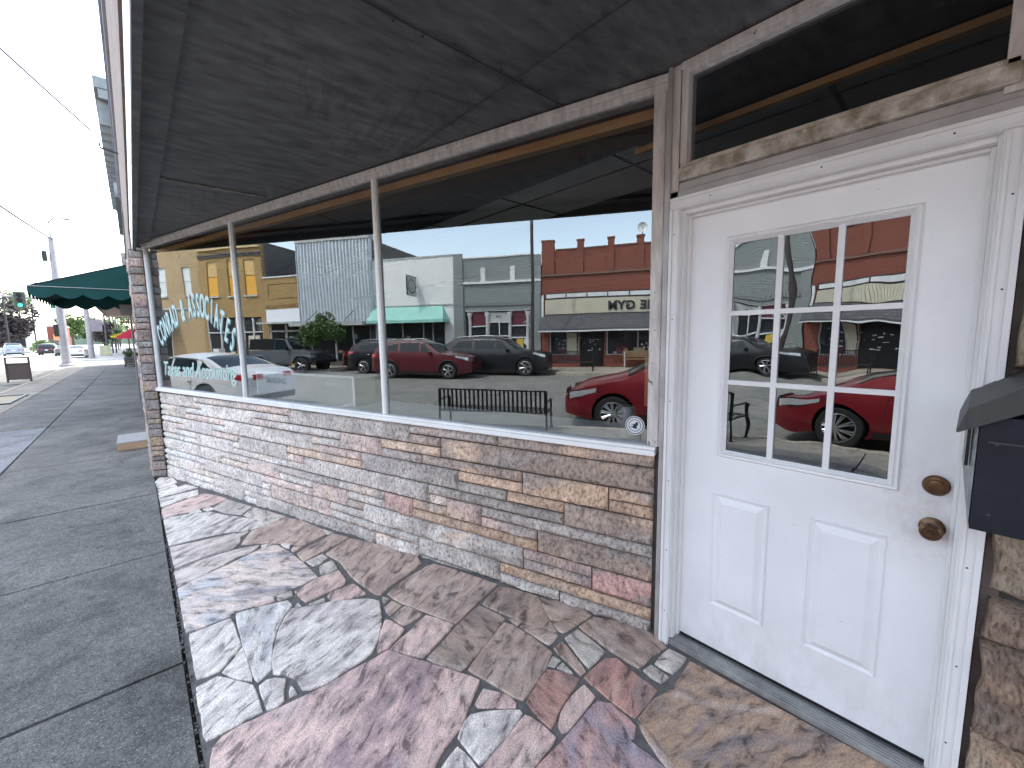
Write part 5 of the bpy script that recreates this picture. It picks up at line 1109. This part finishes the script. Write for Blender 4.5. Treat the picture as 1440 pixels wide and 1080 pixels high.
m=MB();m.lathe([(0,-.10),(.14,-.07),(.25,0),(.26,.0)],(0.1,0,.42),'x',20);bw(m,'dish',M['whitetrim'],sd) if False else m.build('dish',M['whitetrim'],sd);m=MB();m.tube([(0,0,0),(0,0,.4)],.025);m.tube([(0,0,.3),(.35,0,.35)],.012);m.build('mount',M['steel'],sd)
# 2 grey painted brick shop
gb=thing('grey_brick_building','grey painted brick shop with white columns and maroon transoms','building',(FX-3,7.7,0))
m=MB();facade(m,5.40,10.25,0,5.86,[(5.95,9.65,.0,3.05)]);bw(m,'brick_wall',M['greybrick'],gb);inside(gb,5.4,10.25,5.4)
m=MB();BX(m,9.72,10.30,0,6.15,FX+.001,FX+.10);BX(m,5.36,5.75,0,5.86,FX+.001,FX+.08);bw(m,'end_pier',M['greybrick'],gb)
m=MB();BX(m,5.36,9.70,4.50,4.62,FX+.001,FX+.12);BX(m,5.75,9.7,5.861,5.93,FX-.27,FX+.05)
for y in(6.9,8.55):BX(m,y-.13,y+.13,4.62,5.35,FX+.001,FX+.05)
bw(m,'cornice',M['whitetrim'],gb);m=MB();BX(m,5.8,9.7,3.30,3.36,FX+.001,FX+.06)
for y in [5.85+i*.12 for i in range(32)]:BX(m,y,y+.06,3.36,3.46,FX+.001,FX+.05)
for (a,b) in((6.3,8.9),):
    pass
bw(m,'dentil_course',M['greybrick'],gb)
for y in(5.98,7.0,8.30,9.30): 
    m=MB();m.lathe([(.13,0),(.13,.3),(.085,.34),(.085,2.7),(.13,2.78),(.14,2.95),(0,2.95)],(FX-.03,y+.1,0),'z',14);bw(m,'column',M['whitetrim'],gb,smooth='auto')
m=MB()
for a,b in((6.2,6.98),(8.52,9.30)): BX(m,a,b,2.25,3.0,FX-.14,FX-.12)
bw(m,'maroon_panel',M['maroon'],gb)
for a,b in((6.2,6.98),(7.2,8.3),(8.52,9.3)): shopglass(gb,a,b,.75,2.18,x=FX-.14)
m=MB();BX(m,7.2,8.32,2.45,2.95,FX-.15,FX-.11);bw(m,'number_board',M['trim'],gb)
join([txt('229',.22,M['letblack'],'l',Matrix.Translation((FX-.10,7.75,2.7))@MF,None)],'house_number',M['letblack'],gb)
m=MB()
for a,b in((6.15,7.05),(8.45,9.35)):
    for z in(.7,1.55,2.2,3.02):BX(m,a,b,z-.035,z+.035,FX-.119,FX-.06)
    BX(m,a,b,0,.68,FX-.14,FX-.119)
BX(m,7.15,8.35,2.38,2.44,FX-.119,FX-.05);BX(m,7.15,8.35,1.62,1.68,FX-.119,FX-.05)
for y in(7.15,7.72,8.32):BX(m,y-.03,y+.03,0,2.38,FX-.119,FX-.05)
BX(m,5.95,9.65,3.02,3.05,FX-.2,FX-.01);bw(m,'shop_frame',M['whitetrim'],gb)
displays(gb,6.25,7,.75,1.4,3,4);displays(gb,8.5,9.3,.75,1.4,3,5);displays(gy,-.9,1.9,.64,1.5,7,6);displays(gy,-5.5,-1.4,.7,1.9,9,7);displays(gy,3.4,4.8,.64,1.8,4,8)
m=MB();BX(m,6.35,6.75,1.05,1.48,FX-.10,FX-.09);bw(m,'yellow_poster',flat('yellow_poster',(.62,.42,.06)),gb)
for y,z in((9.0,1.35),(6.08,1.35)):
    m=MB();m.lathe([(0,0),(.20,0),(.20,.01),(0,.01)],(FX-.10,y+.05,z),'x',20);bw(m,'round_sign',M['letwhite'],gb)
# 3 white building
wb=thing('white_building','flaking white shop with a mint green awning','building',(FX-3,12.8,0))
m=MB();facade(m,10.31,15.42,0,6.1,[(10.9,14.9,.5,2.5)]);bw(m,'painted_wall',M['whitewall'],wb);inside(wb,10.31,15.42,5.7)
m=MB();BX(m,10.31,15.42,6.101,6.18,FX-.27,FX+.04);bw(m,'coping',M['trim'],wb);m=MB();BX(m,10.31,15.42,3.43,3.50,FX+.001,FX+.06);bw(m,'awning_rail',M['trim'],wb)
m=MB();n=len(m.v);m.v+=[(FX+.03,11.0,3.40),(FX+.03,15.4,3.40),(FX+1.0,15.4,2.62),(FX+1.0,10.6,2.62),(FX+.03,10.6,2.62),(FX+1.0,15.4,2.45),(FX+1.0,10.6,2.45),(FX+.03,10.6,2.45)]
for q in((0,1,2,3),(0,3,4),(3,2,5,6),(4,3,6,7)): m.face([n+i for i in q])
o=bw(m,'awning',mat('mint_awning',(.33,.62,.53),(.28,.55,.47),2,.8),wb,fix=True);md=o.modifiers.new('s','SOLIDIFY');md.thickness=.01
shopglass(wb,10.95,14.9,.5,2.5);m=MB()
for y in(10.93,11.7,12.3,13.6,14.87):BX(m,y-.03,y+.03,.02,2.5,FX-.119,FX-.04)
bw(m,'window_bar',M['trim'],wb);m=MB()
join([txt('DENTISTRY',.16,M['letwhite'],'l',Matrix.Translation((FX-.10,13.0,1.6))@MF,None)] if False else [MB().box(FX-.1,FX-.09,12.55,13.35,1.45,1.5).build('tmp',M['letwhite']).data],'window_decal',M['letwhite'],wb)
bpy.data.objects.remove(bpy.data.objects['tmp'])
displays(wb,11,14.8,.55,1.8,8,9)
hs=thing('hanging_sign','square projecting sign with a round emblem on the white wall','sign',(FX,12.6,4.0))
m=MB();m.box(.12,1.05,-.03,.03,0,1.0);m.build('panel',flat('sign_grey',(.42,.43,.42),.6),hs)
m=MB();m.box(.10,1.07,-.035,.035,-.02,0);m.box(.10,1.07,-.035,.035,1,1.02);m.box(.10,.12,-.035,.035,0,1);m.box(1.05,1.07,-.035,.035,0,1);m.tube([(-.02,0,1.06),(1.15,0,1.06)],.02);m.build('frame',M['black'],hs)
m=MB();m.lathe([(.33,-.032),(.40,-.032)],(.585,0,.5),'y',28);m.lathe([(.33,-.0335),(.35,-.0335)],(.585,0,.5),'y',28)
m.box(.56,.61,-.034,-.032,.28,.72);m.build('round_emblem',M['letblack'],hs)
# 4 ribbed metal front
mc=thing('metal_clad_building','shop with tall ribbed white metal upper front','building',(FX-3,18,0))
m=MB();facade(m,15.43,20.3,0,7.45,[(15.8,20.0,.3,2.35)]);bw(m,'wall',M['mass'],mc);m=MB();m.box(FX-14,FX-.26,15.43,20.3,-.1,7.4);bw(m,'building_mass',M['mass'],mc)
m=MB();prof=[];y=15.40;k=0
while y<20.3: prof.append((y,.30 if (k//2)%2 else .21));y+=.055;k+=1
n0=len(m.v)
for (y,o) in prof: m.v+=[(FX+o,y,2.62),(FX+o,y,7.38)]
for i in range(len(prof)-1): a=n0+2*i;m.face((a,a+2,a+3,a+1))
m.box(FX+.001,FX+.30,15.37,15.399,2.62,7.38);m.box(FX+.001,FX+.30,20.301,20.33,2.62,7.38);bw(m,'ribbed_cladding',mat('ribbed_metal',(.62,.65,.68),(.50,.53,.56),2,.45,.25),mc,fix=False)
m=MB();BX(m,15.35,20.35,7.40,7.62,FX-.2,FX+.32)
for i in range(9):BX(m,15.5+i*.58,15.53+i*.58,7.62,7.72,FX+.1,FX+.13)
BX(m,15.35,20.35,7.72,7.76,FX+.08,FX+.15);bw(m,'top_frame',M['trim'],mc);m=MB();BX(m,15.45,20.3,2.38,2.60,FX+.001,FX+1.3);bw(m,'flat_canopy',M['trim'],mc)
m=MB()
for y in(16.6,19.1):m.tube([(FX+.3,y,3.3),(FX+1.28,y,2.62)],.02)
bw(m,'stay_rod',M['wire'],mc);shopglass(mc,15.85,20,.3,2.3);m=MB()
for y in(15.83,17,18.2,19.98):BX(m,y-.04,y+.04,.02,2.35,FX-.119,FX-.03)
bw(m,'shop_frame',M['whitetrim'],mc)
displays(mc,15.9,19.9,.4,2.0,7,10)
# 5 low golden brick shop
lb=thing('low_brick_building','single storey golden brick shop with long white sign board','building',(FX-3,21.8,0))
m=MB();facade(m,20.34,23.3,0,5.5,[(20.55,23.1,.3,2.6)]);bw(m,'brick_wall',M['tanbrick'],lb);inside(lb,20.34,23.3,5.2)
m=MB();BX(m,20.34,23.3,5.501,5.58,FX-.26,FX+.06)
bw(m,'coping',M['whitetrim'],lb);m=MB();BX(m,20.6,23.0,4.2,4.24,FX+.001,FX+.03);BX(m,20.6,23.0,5.1,5.14,FX+.001,FX+.03);BX(m,22.96,23.0,4.24,5.1,FX+.001,FX+.03)
for i in range(22):BX(m,20.4+i*.13,20.47+i*.13,3.62,3.8,FX+.001,FX+.06)
bw(m,'brick_panel_trim',M['tanbrick'],lb)
m=MB();BX(m,20.4,23.15,2.72,3.52,FX+.001,FX+.10);bw(m,'sign_board',flat('white_board',(.82,.83,.86),.5),lb);m=MB();BX(m,20.36,23.2,2.60,2.70,FX+.001,FX+.9);bw(m,'flat_canopy',M['trim'],lb)
shopglass(lb,20.6,23.1,.3,2.55);m=MB()
for y in(20.6,21.75,23.07):BX(m,y-.06,y+.06,.02,2.58,FX-.119,FX-.03)
BX(m,20.6,23.1,2.1,2.2,FX-.119,FX-.03);bw(m,'shop_frame',M['whitetrim'],lb)
# 6 two storey golden brick, boarded windows
tb_=thing('two_storey_brick_building','two storey golden brick block with boarded windows','building',(FX-3,25.8,0))
WN=[(26.75,27.65),(25.35,25.95),(23.85,24.7)]
m=MB();facade(m,23.31,28.3,0,7.9,[(a,b,4.5,6.75) for a,b in WN]+[(23.6,25.2,.3,3.1),(25.7,28.0,.3,3.1)]);bw(m,'brick_wall',M['tanbrick'],tb_);m=MB();m.box(FX-14,FX-.26,23.33,28.28,-.1,7.8);bw(m,'building_mass',M['mass'],tb_)
m=MB();BX(m,23.31,28.3,7.45,7.9,FX+.001,FX+.14);bw(m,'parapet_band',mat('sandy_band',(.62,.48,.26),(.52,.39,.2),3,.8),tb_)
m=MB()
for i in range(36):BX(m,23.35+i*.137,23.43+i*.137,6.95,7.12,FX+.001,FX+.08)
BX(m,23.31,28.3,7.121,7.18,FX+.001,FX+.11)
bw(m,'dentil_course',M['mass'],tb_)
for a,b in WN:
    m=MB();BX(m,a,b,4.5,5.72,FX-.12,FX-.08);bw(m,'window_board',flat('orange_board',(.78,.40,.06),.7),tb_);m=MB();BX(m,a,b,5.76,6.75,FX-.12,FX-.08);bw(m,'upper_board',flat('tan_board',(.66,.44,.18),.7),tb_)
    m=MB();BX(m,a-.08,b+.08,4.40,4.498,FX+.001,FX+.10);bw(m,'sill',M['trim'],tb_)
shopglass(tb_,23.65,25.2,.3,3.0);shopglass(tb_,25.75,28,.3,3.0);m=MB()
for y in(23.62,24.4,25.17,25.73,26.9,27.97):BX(m,y-.04,y+.04,.02,3.05,FX-.119,FX-.03)
for a,b in((23.62,25.17),(25.73,27.97)):BX(m,a,b,2.1,2.17,FX-.119,FX-.03)
bw(m,'shop_frame',M['whitetrim'],tb_);m=MB();BX(m,24.0,24.9,.8,1.9,FX-.11,FX-.10);bw(m,'blind',M['cream'],tb_)
displays(tb_,25.8,27.9,.4,2,4,12);displays(lb,20.7,23,.4,2,5,13)
# 7 corner block
cb=thing('corner_brick_building','tan brick corner block with tall white windows and dark porch awning','building',(FX-3,35,0))
W7=[(29.1,29.85),(31.2,32.0),(33.4,34.2),(35.6,36.4),(37.8,38.6)]
m=MB();facade(m,28.31,42,0,8.15,[(a,b,4.65,6.55) for a,b in W7]+[(31.2,36,.1,3.0)]);bw(m,'brick_wall',M['tanbrick2'],cb);m=MB();m.box(FX-14,FX-.26,28.33,42,-.1,8.0);bw(m,'building_mass',M['mass'],cb)
m=MB();BX(m,28.31,42,8.151,8.25,FX-.27,FX+.08);BX(m,28.31,42,3.75,3.86,FX+.001,FX+.09);bw(m,'stone_course',M['trim'],cb)
for a,b in W7:
    m=MB();BX(m,a,b,4.65,6.55,FX-.12,FX-.08);bw(m,'window',flat('white_blind',(.70,.72,.72),.4),cb);m=MB();BX(m,a,b,5.58,5.63,FX-.079,FX-.05);BX(m,a-.06,b+.06,4.56,4.648,FX+.001,FX+.08);bw(m,'window_bar',M['trim'],cb)
m=MB();n=len(m.v);m.v+=[(FX+.02,30.8,3.6),(FX+.02,37,3.6),(FX+1.4,37,2.7),(FX+1.4,30.8,2.7),(FX+.02,30.8,2.7),(FX+.02,37,2.7)]
for q in((0,1,2,3),(0,3,4),(1,5,2)):m.face([n+i for i in q])
o=bw(m,'porch_awning',mat('dark_awning',(.07,.07,.07),(.05,.05,.05),3,.8),cb);md=o.modifiers.new('s','SOLIDIFY');md.thickness=.01
m=MB();
for i in range(4):m.quad((FX+.5,31.3+i*.22,3.32),(FX+.5,31.42+i*.22,3.32),(FX+1.2,31.72+i*.22,2.87),(FX+1.2,31.6+i*.22,2.87))
bw(m,'awning_stripe',M['letwhite'],cb,fix=False)
shopglass(cb,31.3,36,.1,2.9);m=MB()
for y in(31.25,32.4,33.6,34.8,36):BX(m,y-.05,y+.05,.02,3,FX-.119,FX-.02)
bw(m,'shop_frame',M['whitetrim'],cb)
nb=thing('neighbour_brick_building','plain brick building past the gym','building',(FX-3,-15,0));m=MB();facade(m,-24,-9.05,0,6.8,[(-22,-18,.5,2.8),(-16,-11,.5,2.8)]);bw(m,'brick_wall',M['redbrick'],nb);inside(nb,-24,-9.05,6.3);shopglass(nb,-22,-18,.5,2.8);shopglass(nb,-16,-11,.5,2.8)
# parking pay sign / small post box near the tan shops
pb=thing('newspaper_box','white newspaper box on the opposite sidewalk near the tan shops','newspaper box',(-16.6,25.2,0));m=MB();m.box(-.22,.22,-.25,.25,.35,1.15);m.build('cabinet',M['whitetrim'],pb,bevel=.02);m=MB();m.box(-.05,.05,-.05,.05,0,.35);m.build('pedestal',M['steel'],pb)
# ================================================================ our side of the street, farther along
M['greenaw']=mat('green_canvas',(.004,.072,.070),(.003,.052,.052),2.5,.85,0,.15,80)
aw=thing('green_awning','dark green canvas awning with scalloped valance over the sidewalk','awning',(0,12,2.6))
y0,y1=12.03,15.8;xo=-1.40;zt,zo,zv=3.26,2.73,2.51
m=MB();m.quad((.07,y0,zt),(xo,y0,zo),(xo,y1,zo),(.07,y1,zt));m.quad((.07,y0,zt),(xo,y0,zo),(.07,y0,zo));m.quad((.07,y1,zt),(.07,y1,zo),(xo,y1,zo));bw(m,'canvas',M['greenaw'],aw,fix=False)
m=MB()
def valance(a,b,n):
    a=Vector(a);b=Vector(b);pr=None
    for i in range(n*8+1):
        f=i/(n*8);p=a.lerp(b,f);dz=-.09*abs(math.sin(math.pi*f*n))-.13;q=(tuple(p),(p.x,p.y,p.z+dz))
        if pr:m.quad(pr[0],q[0],q[1],pr[1])
        pr=q
valance((xo,y0,zo),(.07,y0,zo),4);valance((xo,y0,zo),(xo,y1,zo),9);valance((xo,y1,zo),(.07,y1,zo),4);bw(m,'valance',M['greenaw'],aw,fix=False)
m=MB();m.tube([(xo,y0,zo),(.07,y0,zo)],.012);m.tube([(xo,y0,zo),(.07,y0,zt)],.012);m.tube([(xo,y0,zo),(xo,y1,zo)],.012);bw(m,'frame',M['wire'],aw);m=MB();m.tube([(xo,y0-.014,zo),(.07,y0-.014,zo)],.004,4);bw(m,'white_piping',M['letwhite'],aw)
M['brickred2']=brick('faded_red_brick',(.30,.16,.13),(.25,.14,.12),(.3,.26,.24),var=(.36,.28,.25))
def rowb(label,y0,y1,h,xc,corn,m_,col,zc):
    t=thing('row_building',label,'building',(3,(y0+y1)/2,0),0,'buildings continuing along our side')
    mb=MB();mb.box(.08,9,y0,y1,0,h);bw(mb,'wall',m_,t)
    mb=MB();mb.box(xc,.5,y0,y1,h+.001,h+.28);mb.box(xc+.08,.0799,y0,y1,h-.25,h-.02);bw(mb,'cornice',col,t)
    if corn:
        mb=MB();y=y0+.2
        while y<y1-.2:
            mb=MB();mb.box(xc+.03,.079,y,y+.16,h-.85,h-.251);bw(mb,'bracket',col,t);y+=.62
    for z,hh in((3.9,1.9),(7.2,1.7)):
        if z+hh<h-.9:
            y=y0+.9
            while y<y1-1.2:
                mb=MB();mb.box(.05,.0795,y,y+.9,z,z+hh);bw(mb,'window',M['pane'],t);mb=MB();mb.box(.03,.079,y-.06,y+.96,z-.1,z-.002);bw(mb,'sill',M['trim'],t);y+=2.1
    y=y0+.5
    while y<y1-2:
        mb=MB();mb.box(.05,.0795,y,y+1.9,.6,2.3);bw(mb,'shop_window',M['pane'],t);mb=MB();mb.box(.03,.079,y-.05,y+1.95,.5,.598);bw(mb,'shop_sill',M['trim'],t);y+=2.4
    return t
M['grcorn']=mat('grey_green_cornice',(.25,.275,.285),(.16,.18,.19),4,.6)
rowb('low faded brick building behind the green awning',12.05,16.2,4.6,-.02,False,M['brickred2'],M['grcorn'],6.6)
rowb('taller brick building with a grey green bracketed cornice past the green awning',16.25,26.9,8.4,-.20,True,M['brickred2'],M['grcorn'],6.6)
rowb('brick building with plain purple grey cornice beyond the bracketed one',26.95,33,9.2,-.18,False,M['brickred2'],mat('purple_cornice',(.36,.33,.38),(.24,.22,.26),4,.6),7)
rowb('last brick building before the crossing on our side',33.05,42.5,6.4,-.10,True,M['brickred2'],M['trim'],7)
cp=thing('flat_canopy','flat wooden canopy over the sidewalk past the green awning','canopy',(-1,22,3.2))
m=MB();m.box(-1.15,.078,20.5,40,3.35,3.45);bw(m,'deck',mat('plywood_soffit',(.50,.42,.36),(.40,.33,.28),2,.8,stretch=(1,.2,1)),cp);m=MB();m.box(-1.17,.078,20.45,20.499,3.30,3.55);m.box(-1.20,-1.1505,20.5,40,3.3,3.55);bw(m,'edge_board',M['trim'],cp)
ub=thing('utility_cabinet','small grey metal box fixed to the wall under the green awning','utility box',(-.08,15.2,2.35));m=MB();m.box(-.11,.13,0,.25,0,.28);m.build('cabinet',mat('grey_box',(.42,.42,.43),(.34,.34,.35),4,.5),ub,bevel=.01)
m=MB();m.tube([(.08,.12,-.0),(.08,.12,-2.3)],.02);m.build('conduit',M['steel'],ub)
# outdoor seating and planters beside the building corner
random.seed(4)
pl=None
for i,(x,y,lab) in enumerate(((-.30,37.6,'nearest grey slatted planter bench against the far shop front'),(-.30,41.0,'second grey slatted planter bench near the corner'),(-.35,58,'planter bench just past the crossing'))):
    if pl is None:
        t=thing('planter_bench',lab,'planter',(x,y,0),0,'planters beside the far shops');m=MB()
        for k in range(4):m.box(-.33,.33,-.5,.5,.12+k*.17,.24+k*.17)
        m.build('slatted_box',mat('grey_timber',(.16,.17,.16),(.10,.11,.10),6,.8),t);m=MB();leaves(m,(0,0,1.05),(.38,.5,.35),500,.06,31+i);m.build('plants',M['leaf'],t,fix=False);m=MB()
        for a in(-.28,.28):
            for b_ in(-.44,.44):m.box(a-.04,a+.04,b_-.04,b_+.04,0,.12)
        m.build('feet',M['black'],t);pl=t;t.scale=(.8,.8,.8)
    else:t=copy_tree(pl);t.location=(x,y,0);t['label']=lab
for (lab,y,x0,zt,zo,c,w_) in(('yellow awning over the sidewalk past the crossing',74,-2.1,3.0,2.45,(.75,.62,.02),5),('crimson awning nearer than the yellow one past the crossing',57.5,-1.2,3.0,2.2,(.38,.01,.04),4)):
    t=thing('shop_awning',lab,'awning',(0,y,2.4));mm=flat('awning_cloth_'+lab[:4],c,.8);m=MB();m.quad((.05,y,zt),(x0,y,zo),(x0,y+w_,zo),(.05,y+w_,zt));m.quad((.05,y,zt),(x0,y,zo),(x0,y,zo-.25),(.05,y,zo-.25));m.quad((x0,y,zo),(x0,y+w_,zo),(x0,y+w_,zo-.25),(x0,y,zo-.25));bw(m,'cloth',mm,t,fix=False);m=MB();m.tube([(x0,y,zo),(.05,y,zo)],.02);bw(m,'frame',M['wire'],t)
def farb(label,x0,x1,y0,y1,h,m_,trim=None,win=3):
    t=thing('distant_building',label,'building',((x0+x1)/2,(y0+y1)/2,0),0,'distant buildings past the crossing');mb=MB();mb.box(x0,x1,y0,y1,0,h);bw(mb,'wall',m_,t);mb=MB();mb.box(x0-.1,x1+.1,y0-.1,y1,h+.001,h+.3);bw(mb,'parapet',trim or M['trim'],t)
    for i in range(win):
        a=x0+(x1-x0)*(i+.2)/win;b=x0+(x1-x0)*(i+.8)/win;mb=MB();mb.box(a,b,y0-.06,y0-.001,.8,2.6);bw(mb,'window',M['pane'],t)
    return t
farb('pale building across the crossing behind the parked van',-26,-14.2,118,140,5.2,M['whitetrim'],win=4)
b9=farb('low red brick building beyond the pale one',-15.2,-12.2,146,160,5.4,M['redbrick'],win=1);m=MB();m.box(-13.9,-12.6,145.8,145.95,2.2,3.6);bw(m,'orange_sign',flat('orange_sign',(.7,.3,.12)),b9)
farb('long row of shops past the crossing on our side',.1,14,57,140,7.5,M['brickred2'],win=2)
for k,(x,y,lab) in enumerate(((-14.2,100,'left of two thin dark poles before the pale building'),(-11.9,104,'right of two thin dark poles before the pale building'))):
    t=thing('thin_pole',lab,'pole',(x,y,0),0,'thin poles before the pale building');m=MB();m.tube([(0,0,0),(0,0,8.3-k*.8)],.10,8);m.build('shaft',M['wire'],t);m=MB();m.lathe([(.2,0),(.2,.15),(0,.2)],(0,0,0),'z',8);m.build('base',M['wire'],t)
for k,(x,y,lab) in enumerate(((-10.6,101,'low clipped shrub beside the parked van'),(-12.0,112,'leafy shrub in front of the red brick building'))):
    t=thing('shrub',lab,'shrub',(x,y,0),0,'shrubs across the crossing');m=MB();leaves(m,(0,0,1.1),(1.6,1.4,1.1),900,.17,50+k);m.build('foliage',M['leafpale'],t,fix=False);m=MB();m.tube([(0,0,0),(0,0,.9)],.08,6);m.build('stem',M['bark'],t)
hl=MB();n=64
for i in range(n+1):
    a=-math.pi*.75+1.5*math.pi*i/n;r=520;h=9+5*noise.noise(Vector((i*.3,1,1)));x,y=math.sin(a)*r*.9,math.cos(a)*r;hl.v+=[(x,y,-1),(x,y,h)]
for i in range(n):hl.face((2*i,2*i+2,2*i+3,2*i+1))
struct('treeline_ridge',hl,mat('hazy_green',(.20,.26,.2),(.14,.19,.14),.05,.9))
